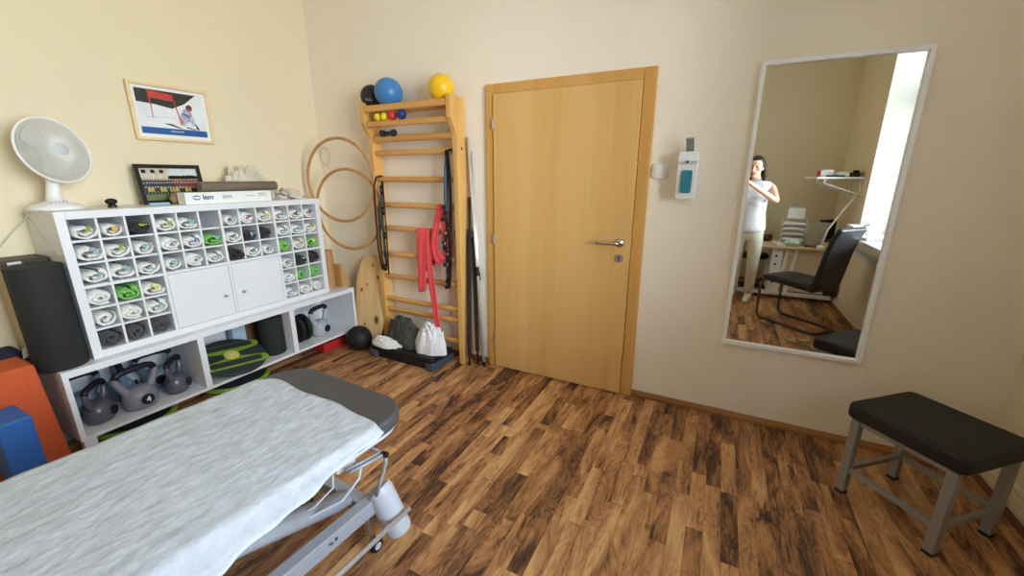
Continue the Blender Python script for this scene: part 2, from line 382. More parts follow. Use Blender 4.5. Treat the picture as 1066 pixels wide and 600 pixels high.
for a,b,c,d in ((WY0,WY0+.06,WZ0,WZ1),(WY1-.06,WY1,WZ0,WZ1),(ym-.05,ym+.05,WZ0,WZ1),(WY0,WY1,WZ0,WZ0+.07),(WY0,WY1,WZ1-.06,WZ1),(WY0,WY1,2.15,2.22)): box(o,xf,xf+.06,a,b,c,d)
ch('window_frame',o,M_white,win,bev=.004)
o=B(); box(o,xf+.025,xf+.031,WY0+.06,WY1-.06,WZ0+.07,WZ1-.06); ch('window_pane',o,M_glass,win)
o=B(); box(o,W-.13,W+.33,WY0+.004,WY1-.004,WZ0-.028,WZ0+.002); ch('window_sill',o,M_white,win,bev=.006)
# skirtings
def skirt_x(name,x0,x1,y,s,m):
    o=B(); prism(o,[(0,0),(.014,0),(.014,.018),(.009,.03),(.004,.042),(0,.042)],x0,x1,M=Matrix(((0,0,1,0),(s,0,0,y),(0,1,0,0),(0,0,0,1)))); return struct(obj(name,o,m))
skirt_x('baseboard_far_left',0,DX0,0,-1,M_skirt); skirt_x('baseboard_far_right',DX1,W,0,-1,M_skirt); skirt_x('baseboard_near',0,W,-D,1,M_skirt)
def skirt_y(name,x,s,y0,y1,m,prof):
    o=B(); prism(o,prof,y0,y1,M=Matrix(((s,0,0,x),(0,0,1,0),(0,1,0,0),(0,0,0,1)))); return struct(obj(name,o,m))
skirt_y('baseboard_left',0,1,-D,0,M_skirt,[(0,0),(.014,0),(.014,.018),(.004,.042),(0,.042)])
skirt_y('baseboard_right',W,-1,-D+.02,-.02,M_cream,[(0,0),(.03,0),(.03,.045),(.022,.052),(.022,.06),(.03,.066),(.026,.08),(.014,.09),(.016,.11),(.008,.118),(0,.12)])
skirt_y('trim_right',W-.03,-1,-D+.02,-.02,M_skirty,[(0,0),(.02,0),(.016,.02),(0,.024)])
# door
dr=bpy.data.objects.new('door_1',None); COL.objects.link(dr); dr.location=(DX0,0,0); struct(dr)
o=B()
LX0,LX1,LZ=DX0+.062,DX1-.072,DH-.062
# frame with a mitred architrave face
box(o,DX0,LX0,-.022,.0,0,DH); box(o,LX1,DX1,-.022,.0,0,DH); box(o,LX0,LX1,-.022,.0,LZ,DH)
box(o,DX0+.061,LX0+.02,.001,.2,0,LZ+.01); box(o,LX1-.02,DX1-.061,.001,.2,0,LZ+.01)
ch('door_frame',o,M_doorf,dr,bev=.005)
o=B(); box(o,LX0+.002,LX1-.002,-.034,.012,.006,LZ-.002); ch('door_leaf',o,M_door,dr,bev=.003)
for z in (.22,1.0,1.77):
    o=B(); cyl(o,(LX0-.004,-.033,z-.03),(LX0-.004,-.033,z+.03),.007,seg=12); ch('hinge',o,M_silver,dr,smooth=False)
hx,hz=2.642,1.035
o=B(); cyl(o,(hx,-.034,hz),(hx,-.043,hz),.027,seg=32); tube(o,[(hx,-.04,hz),(hx,-.075,hz),(hx-.008,-.083,hz),(hx-.02,-.086,hz),(hx-.135,-.086,hz)],[.01,.01,.0105,.0105,.0105],14)
ch('door_handle',o,M_steel,dr,smooth=True)
o=B(); cyl(o,(hx+.004,-.034,hz-.098),(hx+.004,-.042,hz-.098),.026,seg=32); ke=ch('key_rosette',o,M_steel,dr)
o=B(); box(o,hx+.001,hx+.007,-.0435,-.0418,hz-.112,hz-.09); cyl(o,(hx+.004,-.0418,hz-.092),(hx+.004,-.0436,hz-.092),.007,seg=12)
for v in o.verts: v.co-=dr.location
obj('keyhole',o,M_black,ke)
# ------------------------------------------------------------------ wall mirror
MX0,MX1,MZ0,MZ1=3.280,3.930,.4845,1.985
t=thing('wall_mirror','tall white-framed rectangular mirror hung on the wall beside the soap dispenser','mirror',((MX0+MX1)/2,0,MZ0))
fw=.02
o=B()
for a,b,c,d in ((MX0,MX0+fw,MZ0,MZ1),(MX1-fw,MX1,MZ0,MZ1),(MX0+fw,MX1-fw,MZ0,MZ0+fw),(MX0+fw,MX1-fw,MZ1-fw,MZ1)): box(o,a,b,-.03,-.002,c,d)
for v in o.verts: v.co-=t.location
obj('mirror_frame',o,M_white,t,bev=.002)
o=B(); box(o,MX0+fw,MX1-fw,-.013,-.006,MZ0+fw,MZ1-fw)
for v in o.verts: v.co-=t.location
obj('mirror_glass',o,M_mirror,t)
# light switch
t=thing('light_switch','small square white rocker light switch on the wall right of the door','light switch',(2.838,0,1.465))
o=B(); prism(o,rrect(.082,.086,.02),0,.012,M=Matrix.Rotation(PI/2,4,'X')); obj('switch_plate',o,M_wplast,t,bev=.003)
o=B(); prism(o,rrect(.05,.05,.008),.012,.018,M=Matrix.Rotation(PI/2,4,'X')@Matrix.Rotation(.0,4,'Z')); obj('rocker',o,M_wplast,t,bev=.002)
# soap dispenser
t=thing('soap_dispenser','white wall-mounted disinfectant dispenser with teal bottle window and grey lever','dispenser',(2.992,0,1.31))
o=B(); prism(o,rrect(.105,.255,.014,cy=.128),.004,.09,M=Matrix.Rotation(PI/2,4,'X'))
for v in o.verts:
    if v.co.y<-.05 and v.co.z<.06: v.co.y+=.012
obj('dispenser_housing',o,M_wplast,t,bev=.006)
o=B(); box(o,-.05,.05,-.1,-.088,.192,.206); cyl(o,(0,-.088,.2),(0,-.108,.2),.012,seg=16); obj('spout',o,M_lgrey,t,bev=.003)
o=B(); cyl(o,(0,-.107,.2),(0,-.1095,.2),.006,seg=14); obj('spout_opening',o,M_black,t)
o=B(); prism(o,rrect(.056,.122,.01,cy=.096),.0885,.0925,M=Matrix.Rotation(PI/2,4,'X')); obj('bottle_window',o,M_teal,t,bev=.002)
o=B()
tube(o,[(-.0,-.03,.25),(0,-.045,.275),(0,-.07,.30),(0,-.1,.318)],.004,8)
g=[(-.022,-.03,.25),(.022,-.03,.25)]
prism(o,[(.02,.25),(.05,.285),(.098,.325),(.106,.318),(.06,.275),(.03,.245)],-.02,.02,M=Matrix(((0,0,1,0),(-1,0,0,0),(0,1,0,0),(0,0,0,1))))
obj('lever',o,M_silver,t,bev=.002)
# ------------------------------------------------------------------ storage unit with pigeonholes
KY0,KZ0,KD,KW,KH=-1.829,.511,.3725,1.464,.755
t=thing('pigeonhole_shelving_unit','large white shelving unit of towel pigeonholes with two plain doors on the low bench','shelving unit',(0,KY0,KZ0))
cw=.335; chh=(KH-.076-.016)/2
o=B(); x0=.008
for y0,y1,z0,z1 in ((0,.038,0,KH),(KW-.038,KW,0,KH),(.038,KW-.038,0,.038),(.038,KW-.038,KH-.038,KH),(.038,KW-.038,.038+chh,.054+chh)): box(o,x0,KD,y0,y1,z0,z1)
for m in range(3):
    y=.038+cw*(m+1)+.016*m
    box(o,x0,KD,y,y+.016,.038,.038+chh); box(o,x0,KD,y,y+.016,.054+chh,KH-.038)
obj('carcass',o,M_white2,t,bev=.0015)
def modpos(m,r): return .038+m*(cw+.016), (.038 if r==1 else .054+chh)   # r 0 top, 1 bottom
it=.010; cc=(cw-2*it-.004)/3; chz=(chh-2*it-.004)/3
for m in range(4):
    for r in range(2):
        y,z=modpos(m,r)
        if r==1 and m in (1,2):
            o=B(); box(o,KD-.018,KD-.001,y+.002,y+cw-.002,z+.002,z+chh-.002); d=obj('cabinet_door',o,M_white2,t,bev=.002)
            ky=y+cw-.05 if m==1 else y+.05
            o=B(); lathe(o,[(.005,0),(.005,.008),(.009,.012),(.009,.018),(.006,.02)],16,(KD-.001,ky,z+.135),'x'); obj('knob',o,M_steel,d,smooth=True)
            continue
        o=B(); box(o,.03,.036,y+.001,y+cw-.001,z+.001,z+chh-.001)
        for k in (1,2):
            yy=y+.002+k*cc+(k-1)*it; box(o,.036,KD-.012,yy,yy+it,z+.001,z+chh-.001)
            zz=z+.002+k*chz+(k-1)*it
            for q in range(3):
                ya=y+.001 if q==0 else y+.002+q*(cc+it); yb=y+.002+q*(cc+it)+cc if q<2 else y+cw-.001
                box(o,.036,KD-.012,ya,yb,zz,zz+it)
        obj('pigeonhole_insert',o,M_white2,t)
# rolled towels
def towel_bm(seed):
    bm=B(); rnd=random.Random(seed); turns=1.25+rnd.random()*.6; n=56; th=.014
    a0=rnd.random()*6
    inner=[];outer=[]
    for i in range(n+1):
        q=i/n; a=a0+q*turns*2*PI; r=.006+q*.036
        w=1+.10*noise.noise(V((math.cos(a)*1.3,math.sin(a)*1.3,seed)))
        y=math.cos(a)*r*1.18*w; z=math.sin(a)*r*.80*w
        y2=math.cos(a)*(r+th)*1.18*w; z2=math.sin(a)*(r+th)*.80*w
        inner.append((y,z)); outer.append((y2,z2))
    xs=[0,-.008,-.05,-.12,-.2,-.26,-.268]; sc=[.86,1,1.03,1,1.03,1,.9]
    rings=[]
    prof=inner+outer[::-1]
    zmin=min(p[1] for p in prof); ymax=max(abs(p[0]) for p in prof)
    for x,s in zip(xs,sc):
        ring=[]
        for k,(y,z) in enumerate(prof):
            j=noise.noise_vector(V((x*14,y*24,z*24+seed)))*.009; j+=noise.noise_vector(V((x*30,y*70,z*70+seed)))*.003
            bulge=.010*math.cos(min(1,math.hypot(y,z)/.05)*PI/2)*rnd.uniform(.8,1.2) if x==0 else 0
            ring.append(bm.verts.new((x+j.x*2+bulge+(-.25*y*math.sin(seed*2.1) if x>-.03 else 0),max(-.0495,min(.0495,y*s*.9+j.y)),(z-zmin)*s+.002+abs(j.z))))
        rings.append(ring)
    m=len(prof)
    for a,b in zip(rings,rings[1:]):
        for k in range(m): bm.faces.new((a[k],a[(k+1)%m],b[(k+1)%m],b[k]))
    for ring in (rings[0],rings[-1]):
        for k in range(n): bm.faces.new((ring[k],ring[k+1],ring[m-2-k],ring[m-1-k]))
    return bm
def tie_bm(seed):
    bm=B(); rnd=random.Random(seed)
    sph(bm,(0,0,0),.007,u=8,v=6)
    for k in range(4):
        a=rnd.random()*6.28; l=rnd.uniform(.010,.022); d=V((rnd.uniform(0,.5),math.cos(a),math.sin(a)*.7)).normalized(); s=d.cross(V((1,0,0))).normalized()
        w=rnd.uniform(.004,.008); p=[V((0,0,0))-s*w*.5,V((0,0,0))+s*w*.5,d*l+s*w,d*l*1.15,d*l-s*w]
        a1=[bm.verts.new(q) for q in p]; b1=[bm.verts.new(q+V((.003,0,0))) for q in p]
        bm.faces.new(a1[::-1]); bm.faces.new(b1)
        for i in range(5): bm.faces.new((a1[i],a1[(i+1)%5],b1[(i+1)%5],b1[i]))
    return bm
TM={'white':M_terryw,'green':M_terryg,'black':M_terryb,'grey':M_terryd}
cache={}
def towel(colr,tie,var):
    k=(colr,tie,var)
    if k in cache: return dup(cache[k])
    o=obj('rolled_towel',towel_bm(var+11),TM[colr],smooth=True)
    if tie:
        rnd=random.Random(var*5+len(tie)); obj('tie',tie_bm(var+3),TIE[tie],o,loc=(.010,rnd.uniform(.0,.025),rnd.uniform(.045,.06)))
    cache[k]=o; return o
rows=[
 ['white green','white orange','black green','white green','white teal',None,'white teal','white magenta','white yellow','white teal','white navy','white magenta'],
 ['white teal','white green','white teal','white teal','white blue','green teal','white teal','black teal','black','white teal','white teal','white green'],
 ['white teal','white teal','white teal','white teal','white teal','white teal','black','white teal','white teal','green teal','white orange','green yellow'],
 ['white','green','white yellow']+[None]*6+['white teal','black teal','black'],
 ['white','white','white teal']+[None]*6+['white','green teal','green teal'],
 ['grey','grey','grey']+[None]*6+['white teal','white','white']]
RN=['top','second','third','fourth','fifth','bottom']; CN=['first','second','third','fourth','fifth','sixth','seventh','eighth','ninth','tenth','eleventh','last']
CW={'white':'white','green':'lime green','black':'black','grey':'dark grey'}
for r,row in enumerate(rows):
    for c,s in enumerate(row):
        if not s: continue
        p=s.split(); colr=p[0]; tie=p[1] if len(p)>1 else None
        m,k=divmod(c,3); R_,q=divmod(r,3); y,z=modpos(m,R_)
        yc=y+.002+k*(cc+it)+cc/2; zc=z+.002+(2-q)*(chz+it)
        o=towel(colr,tie,(c*7+r*3)%5)
        rnd=random.Random(r*20+c)
        o.location=(KD-.018+rnd.uniform(-.012,.012),KY0+yc+rnd.uniform(-.003,.003),KZ0+zc+.0005)
        s_=rnd.uniform(.96,1.04); o.scale=(1,.99,s_*rnd.uniform(.88,1.02))
        tag(o,f"rolled {CW[colr]} towel{' with '+tie+' tie' if tie else ''} in the {RN[r]} row, {CN[c]} column of pigeonholes",'towel','rolled towels in the pigeonholes')
# ------------------------------------------------------------------ low bench
BX,BY0,BY1,BZ0,BZ1=.435,-1.975,-.170,.129,.510
t=thing('low_shelf_bench','long low white open shelf bench carrying the pigeonhole unit','shelf bench',(0,BY0,0))
L=BY1-BY0; o=B(); th=.02
box(o,.01,BX,0,L,BZ1-.035,BZ1); box(o,.01,BX,0,L,BZ0-.0,BZ0+.018-.004+.004)
for y in (0,.585,1.195,L-.022): box(o,.01,BX,y,y+.022 if y in(0,L-.022) else y+.036,BZ0+.018,BZ1-.035)
obj('carcass',o,M_white2,t,bev=.0015)
o=B(); box(o,.01,.016,.022,L-.022,BZ0+.018,BZ1-.035); obj('back_panel',o,M_white2,t)
for x,y in ((.03,.008),(.03,.60),(.03,1.2),(.03,L-.06),(BX-.05,.008),(BX-.05,L-.06)):
    for _ in (0,):
        o=B(); box(o,x,x+.045,y,y+.05,0,BZ0); obj('leg',o,M_white2,t,bev=.001)
SH=BZ0+.0185
# kettlebells
def kettlebell(label,loc,rz,body,num=None,s=1,grp='kettlebells on the bench shelf'):
    t=thing('kettlebell',label,'kettlebell',loc,rz,grp); t.scale=(s,s,s)
    o=B(); lathe(o,[(.001,0),(.062,0),(.072,.004),(.080,.03),(.084,.058),(.079,.088),(.064,.112),(.045,.126),(.02,.132),(.001,.133)],36)
    for v in o.verts: v.co.y*=.82
    obj('bell',o,body,t,smooth=True)
    for sx in (-1,1):
        o=B(); tube(o,[(sx*.042,0,.090),(sx*.062,0,.118),(sx*.082,0,.155),(sx*.094,0,.19),(sx*.092,0,.212),(sx*.080,0,.226)],[.027,.021,.018,.017,.0165,.016],14); obj('horn',o,body,t,smooth=True)
    o=B(); tube(o,[(-.093,0,.207),(-.084,0,.224),(-.062,0,.233),(0,0,.236),(.062,0,.233),(.084,0,.224),(.093,0,.207)],.0180,14); obj('grip',o,M_grip,t,smooth=True)
    o=B(); M=Matrix.Translation((0,-.0735,.06))@Matrix.Rotation(PI/2,4,'X'); prism(o,[(.03*math.cos(2*PI*k/24),.03*math.sin(2*PI*k/24)) for k in range(24)],-.004,.005,M=M); e=obj('emblem',o,M_grip,t,bev=.001)
    if num: text_mesh('number_mark',num,.045,M_pap,e,(0,-.0792,.06),(PI/2,0,0),bold=True)
    return t
kettlebell('purple-grey kettlebell marked 4, standing in the middle front of its shelf bay',(.325,-1.675,SH),PI/2+.1,M_kb,'4')
kettlebell('dark silver kettlebell turned side-on at the bay end nearest the orange block',(.300,-1.845,SH),PI/2+.8,M_kbs,' ',.88)
kettlebell('dark silver kettlebell turned side-on beside the first upright of the bench',(.305,-1.485,SH),PI/2+.8,M_kbs,' ',.88)
kettlebell('blue-grey kettlebell with black grip in the bay\'s rear corner by the end panel',(.110,-1.850,SH),PI/2+.15,M_kbb,s=.93)
kettlebell('blue-grey kettlebell standing behind and between two front kettlebells',(.105,-1.675,SH),PI*.96,M_kbb,s=.93)
kettlebell('blue-grey kettlebell in the rear corner beside the first upright',(.110,-1.502,SH),PI/2-.1,M_kbb,s=.93)
kettlebell('light grey kettlebell with dark emblem alone at the far bay of the bench',(.29,-.435,SH),PI/2+.25,M_kbl,' ')
# balance boards
def disc_board(label,loc,r,rot=(0,0,0),top=True,tilt=0):
    t=thing('balance_board',label,'balance board',loc); t.rotation_euler=(Matrix.Rotation(tilt,3,'Y')@Matrix.Rotation(rot[2],3,'Z')).to_euler()
    o=B(); lathe(o,[(.01,0),(r*.35,.0),(r*.62,.012),(r*.93,.04),(r*.96,.048),(.01,.048)],48); obj('rocker_base',o,M_lime,t,smooth=False)
    o=B(); lathe(o,[(.01,.048),(r*.985,.048),(r,.053),(r,.062),(r*.985,.067),(.01,.067)],64); obj('deck',o,M_dslate,t)
    if not top:
        o=B(); tube(o,[(r*math.cos(2*PI*k/64),r*math.sin(2*PI*k/64),.058) for k in range(64)],.016,8,True); obj('rim',o,M_lime,t,smooth=True)
    if top:
        w=r*.92
        def sect(s,inset,z0,z1,m,name):
            o=B()
            pts=[]
            # two foot pads joined in the middle: an H shaped outline
            a=w-inset; b=r*.30-inset*.6; 
            out=[(-a,r*.62-inset)]+[(x,y) for x,y in arc(a-.03,r*.45,r*.17-inset,PI/2,-PI/2,10)]+[(r*.25-inset*.0,r*.16-inset)]+[(r*.16,0)]+[(r*.25,-r*.16+inset)]+[(x,y) for x,y in arc(a-.03,-r*.45,r*.17-inset,PI/2,-PI/2,10)]+[(-a+.03,-r*.62+inset)]+[(x,y) for x,y in arc(-a+.03,-r*.45,r*.17-inset,-PI/2,-PI*1.5,10)]+[(-r*.25,-r*.16+inset),(-r*.16,0),(-r*.25,r*.16-inset)]+[(x,y) for x,y in arc(-a+.03,r*.45,r*.17-inset,-PI/2,-PI*1.5,10)]
            prism(o,out[1:],z0,z1); obj(name,o,m,t)
        sect(1,0,.067,.075,M_lime,'green_pad')
        for s in (-1,1):
            o=B(); prism(o,rrect(w*1.62,r*.24,r*.12,8,0,s*r*.45),.075,.079); obj('foot_grip',o,M_dslate,t)
        o=B(); lathe(o,[(.001,.075),(.045,.075),(.043,.08),(.001,.081)],24); c=obj('centre_badge',o,TIE['yellow'],t)
        o=B(); lathe(o,[(.001,.081),(.018,.081),(.016,.0835),(.001,.084)],18); obj('badge_mark',o,M_picfr,c)
    return t
disc_board('slate and lime balance board with yellow badge lying in the middle shelf bay',(.330,-1.175,SH+.052),.205,(0,0,1.35),tilt=.30)
disc_board('lime-rimmed dark disc board on the floor under the kettlebell bay',(.215,-1.70,.0),.20,(0,0,.2),top=False)
disc_board('lime disc board on the floor poking out under the middle bay',(.245,-1.13,.0),.205,(0,0,.8),top=False)
# roller etc. in the middle bay
def foam_roller(label,c,r,h,m=M_foam,hole=.3,name='foam_roller'):
    o=B(); n=48
    lathe(o,[(.001,.0),(r*.96,0),(r,.006),(r,h-.008),(r*.985,h-.002),(r*.95,h),(r*hole,h),(r*hole-.004,h-.02),(.001,h-.02)],n)
    t=obj(name,o,m,smooth=False,loc=c); tag(t,label,'foam roller')
    for p in t.data.polygons: p.use_smooth=abs(p.normal.z)<.5
    return t
foam_roller('black foam roller standing upright inside the middle bay of the bench',(.29,-.845,SH),.082,.285)
foam_roller('large black foam roller standing on the bench end beside the pigeonhole unit',(.315,-1.928,BZ1+.0005),.097,.515,hole=.0)
o=B(); box(o,.06,.13,-1.03,-.935,SH,SH+.29); tag(obj('yoga_block',o,mat('pale blue foam',(170,190,210),.7),bev=.008),'pale blue foam block standing behind the balance board','yoga block')
o=B(); box(o,.03,.055,-.925,-.80,SH,SH+.30); tag(obj('cardboard_sheet',o,M_brown,bev=.001),'brown board leaning behind the upright foam roller in the bench','board')
o=B(); lump(o,(.11,-1.25,SH+.07),(.07,.10,.10),3,.35,9,flat=.7)
tag(obj('folded_cloth',o,mat('pale grey-mauve cloth',(176,172,182),.9,bump=.3),smooth=True),'pale grey crumpled cloth behind the balance board in the bay','cloth')
# weight discs
for i,(y,lab) in enumerate(((-.637,'black round hand weight standing on edge, beside the bench upright'),(-.580,'black round hand weight standing on edge, beside the light grey kettlebell'))):
    o=B(); lathe(o,[(.001,-.022),(.045,-.022),(.05,-.016),(.095,-.018),(.105,-.01),(.105,.01),(.095,.018),(.05,.016),(.045,.022),(.001,.022)],40,(0,0,.105),'y'); 
    for v in o.verts: v.co.z=(v.co.z-.105)*1.05+.11
    tag(obj('weight_disc',o,M_rubber,smooth=False,loc=(.28,y,SH+.0005),bev=.002),lab,'weight','weight discs in the far bay')
o=B(); box(o,.18,.36,-.47,-.19,0,.075); t=obj('red_case',o,M_redb,bev=.008); tag(t,'flat red plastic box on the floor under the far bench end','box')
# wooden items on the bench end
o=B(); lathe(o,[(.001,0),(.043,0),(.043,.05),(.045,.052),(.045,.06),(.043,.062),(.041,.32),(.038,.325),(.001,.325)],32); tag(obj('wooden_cylinder',o,M_wood,smooth=False,loc=(.265,-.258,BZ1+.0005)),'upright brown wooden tube on the bench beside the pigeonhole unit','wooden tube')
o=B(); prism(o,[(0,0),(.125,0),(.03,.20),(0,.20)],-.1,.1,M=Matrix.Translation((.25,-.215,BZ1+.0005))@Matrix(((0,0,1,0),(1,0,0,.0),(0,1,0,0),(0,0,0,1)))@Matrix.Scale(.8,4,(1,0,0))); 
tag(obj('wooden_wedge',o,wood('ochre wood',(176,128,74),(196,150,96)),bev=.002),'brown wooden stretching wedge on the far end of the white bench','wedge')
# dark box behind the big roller
t=thing('storage_box','dark grey lidded box with silver clasp behind the large black roller','box',(.012,-1.99,BZ1+.0005))
o=B(); box(o,0,.17,0,.155,0,.49); obj('box_body',o,mat('tan board',(176,160,128),.7),t,bev=.003)
o=B(); box(o,-.004+.006,.176,-.004,.158,.49,.53); obj('lid',o,M_dark,t,bev=.004)
o=B(); box(o,.176,.182,.075,.15,.495,.525); obj('label_plate',o,M_black,t,bev=.002)
o=B(); box(o,.176,.186,.01,.06,.49,.525); obj('clasp',o,M_steel,t,bev=.003)
# foam blocks on the floor, near left
o=B(); box(o,.12,.34,-.36,0,0,.575); 
for v in o.verts:
    if v.co.z>.3: v.co.y-=.03; v.co.x+=.0
tag(obj('orange_foam_block',o,M_orange,bev=.012,loc=(.04,-2.002,0)),'tall orange foam block standing beside the white bench','foam block')
o=B(); box(o,0,.20,-.105,0,0,.43); tag(obj('blue_foam_block',o,M_blue,bev=.008,loc=(.02,-2.40+.24,0),rot=(0,0,.06)) if False else obj('blue_foam_block',o,M_blue,bev=.008,loc=(.02,-2.38,0),rot=(0,0,.0)),'blue foam slab standing in front of the orange block','foam block')
bpy.data.objects['blue_foam_block'].location=(.42,-2.135,0)
o=B(); box(o,0,.13,0,.33,0,.60); t=obj('navy_cushion',o,M_navy,bev=.02,loc=(.015,-2.34,0)); tag(t,'dark navy cushion with white tag standing behind the orange block','cushion')
o=B(); prism(o,[(0,0),(.03,.01),(.04,.06),(.008,.055)],0,.002,M=Matrix.Translation((.131,.325,.545))@Matrix(((0,0,1,0),(1,0,0,0),(0,1,0,0),(0,0,0,1)))); obj('white_tag',o,M_pap,t)
# ------------------------------------------------------------------ things on top of the unit
TZ=KZ0+KH+.0008
FX,FY=.17,-1.752
t=thing('desk_fan','white table fan with round wire grille standing on the unit','fan',(FX,FY,TZ),0)
o=B(); lathe(o,[(.001,0),(.102,0),(.106,.005),(.104,.012),(.084,.026),(.05,.038),(.036,.044),(.001,.045)],48); obj('fan_base',o,M_wplast,t,smooth=True)
o=B()
for k in range(5): box(o,.056,.066,-.03+k*.014,-.021+k*.014,.030,.042)
obj('speed_buttons',o,M_lgrey,t,bev=.001)
o=B(); tube(o,[(0,0,.04),(-.002,0.004,.08),(-.012,0.014,.13),(-.03,0.018,.21)],[.034,.027,.024,.023],20); obj('neck',o,M_wplast,t,smooth=True)
# head tilted slightly up, local +X is the blowing direction
hd=bpy.data.objects.new('fan_head',None); COL.objects.link(hd); hd.parent=t; hd.location=(.0,0,.29); hd.rotation_euler=(0,-.22,.0)
hd2=obj('motor_housing',B(),M_wplast,t); bpy.data.objects.remove(hd2)
MH=Matrix.Translation((.012,.046,.288))@Matrix.Rotation(.36,4,'Z')@Matrix.Rotation(-.16,4,'Y')@Matrix.Scale(.94,4)
bpy.data.objects.remove(hd)
def head(name,bm,m,par=None,**k):
    for v in bm.verts: v.co=MH@v.co
    return obj(name,bm,m,par or t,**k)
o=B(); lathe(o,[(.001,-.115),(.03,-.112),(.048,-.095),(.052,-.05),(.05,-.02),(.001,-.018)],28,axis='x'); head('motor_housing',o,M_wplast,smooth=True)
def grille(front):
    o=B(); n=48; R0=.162
    def prof(r): # x of the cage surface
        q=r/R0; return (.045*(1-q**4)+.002) if front else (-.03*(1-q**4)-.002)
    for k in range(120):
        a=2*PI*k/120; pts=[]
        for i in range(7):
            r=.028+(R0-.028)*i/6; pts.append((prof(r),r*math.cos(a),r*math.sin(a)))
        tube(o,pts,.0014,4)
    for r in (.035,.045,.055,.065,.075,.085,.095,.105,.115,.125,.135,.145,.153): tube(o,[(prof(r),r*math.cos(2*PI*k/n),r*math.sin(2*PI*k/n)) for k in range(n)],.0013,4,True)
    return o
g=head('front_grille',grille(True),M_wire)
g2=head('rear_grille',grille(False),M_wire)
o=B(); tube(o,[(0,.165*math.cos(2*PI*k/64),.165*math.sin(2*PI*k/64)) for k in range(64)],.006,8,True); head('grille_ring',o,M_wplast,smooth=True)
o=B(); lathe(o,[(.001,.040),(.03,.040),(.032,.046),(.026,.052),(.001,.054)],28,axis='x'); head('grille_badge',o,M_lgrey,smooth=True)
o=B()
for b in range(3):
    a0=b*2*PI/3+.3
    rings=[]
    for i in range(9):
        r=.02+.12*i/8; hw=.26+.35*math.sin(PI*min(1,i/8*.9)); 
        rings.append([(r,a0-hw+2*hw*j/8) for j in range(9)])
    vs=[[o.verts.new((.012*(j/8-.5)*2*(1.1-i/12),r*math.cos(a),r*math.sin(a))) for j,(r,a) in enumerate(ring)] for i,ring in enumerate(rings)]
    for i in range(8):
        for j in range(8): o.faces.new((vs[i][j],vs[i][j+1],vs[i+1][j+1],vs[i+1][j]))
lathe(o,[(.001,-.016),(.026,-.016),(.026,.014),(.015,.02),(.001,.021)],24,axis='x')
bl=head('fan_blades',o,mat('translucent white blade plastic',(226,226,220),.3),smooth=True); s=bl.modifiers.new('s','SOLIDIFY'); s.thickness=.002
# fan cable down the side of unit
o=B(); tube(o,[(.10,-1.83,TZ+.002),(.06,-1.845,1.22),(.03,-1.90,1.15),(.012,-1.97,1.06),(.010,-2.06,.98),(.010,-2.14,.9),(.010,-2.2,.8)],.0022,6); tag(obj('fan_cable',o,M_cable,smooth=True),'thin pale cable running down the wall beside the fan','cable')
o=B(); tube(o,[(.02,-1.832,1.25),(.1,-1.8325,1.2),(.2,-1.8325,1.12),(.33,-1.8325,1.06)],.0018,6); tag(obj('thin_cable',o,M_cable,smooth=True),'thin cable slanting down the end panel of the pigeonhole unit','cable')
# small black gadget
t=thing('massage_ball','small black ball on a low stand on the unit near the fan','ball',(.20,-1.545,TZ))
o=B(); lathe(o,[(.001,0),(.022,0),(.02,.012),(.012,.016),(.001,.016)],20); obj('stand',o,M_black,t,smooth=False)
o=B(); sph(o,(0,0,.031),.0215,(1,1.25,.8)); obj('ball',o,M_rubber,t,smooth=True)
# framed team photo, leaning on wall
t=thing('team_photo_frame','black-framed team group photograph propped upright on the unit','picture frame',(.115,-1.372,TZ),0)
t.rotation_euler=(0,-.14,-.02)
fwid,fh=.345,.235
o=B(); b_=.022
for a,b,c,d in ((0,b_,0,fh),(fwid-b_,fwid,0,fh),(b_,fwid-b_,0,b_),(b_,fwid-b_,fh-b_,fh)): box(o,-.006,.012,a,b,c,d)
obj('frame',o,M_fr_black,t,bev=.002)
o=B(); box(o,-.006,.0,b_,fwid-b_,b_,fh-b_); pr=obj('photo_print',o,M_grass,t)
def card(name,y0,y1,z0,z1,m,dx=.0005,par=None):
    o=B(); box(o,.0,dx,y0,y1,z0,z1); return obj(name,o,m,par)
pr_sky=card('sky_area',b_,fwid-b_,.165,fh-b_,mat('printed pale sky',(206,212,212),.35),.0004,pr)
card('building_area',b_,b_+.15,.150,fh-b_,M_tan,.0008,pr)
for k in range(3): card('dark_window',b_+.012+k*.045,b_+.034+k*.045,.185,.205,M_fr_black,.0011,pr)
o=B()
for k in range(26):
    y=b_+.15+k*.0058; r=.010+.006*random.random(); lathe(o,[(r,0),(r,.0011)],8,(0,y,.158),'x')
obj('tree_line',o,M_tree,pr)
pc=[mat('printed shirt %s'%n,c,.4) for n,c in (('navy',(36,40,66)),('maroon',(120,50,60)),('black',(28,28,30)))]
psk=mat('printed faces',(206,170,146),.4); py=mat('printed yellow shirts',(196,168,84),.4); pg=mat('printed green shirt',(90,170,90),.4); po=mat('printed orange shirt',(220,120,60),.4)
ob=B(); 
for row,(z,n) in enumerate(((.132,22),(.112,22),(.088,18))):
    for k in range(n):
        y=b_+.012+k*(fwid-2*b_-.024)/(n-1)+random.uniform(-.002,.002); z+=random.uniform(-.0012,.0012); mi=0 if row<2 and k<12 else 1 if row<2 else 3
        if row==2: mi=(2,3,3,0)[k%4] if k not in (8,9) else (4 if k==8 else 5)
        box(ob,0,.0014,y-.006,y+.006,z-.012,z+.010,mi); lathe(ob,[(.0042,0),(.0042,.0018)],8,(0,y,z+.014),'x',mi=6)
for k in range(18):
    y=b_+.012+k*(fwid-2*b_-.024)/17; box(ob,0,.0013,y-.005,y+.005,.058,.074,2)
obj('team_figures',ob,[pc[0],pc[1],pc[2],py,pg,po,psk],pr)
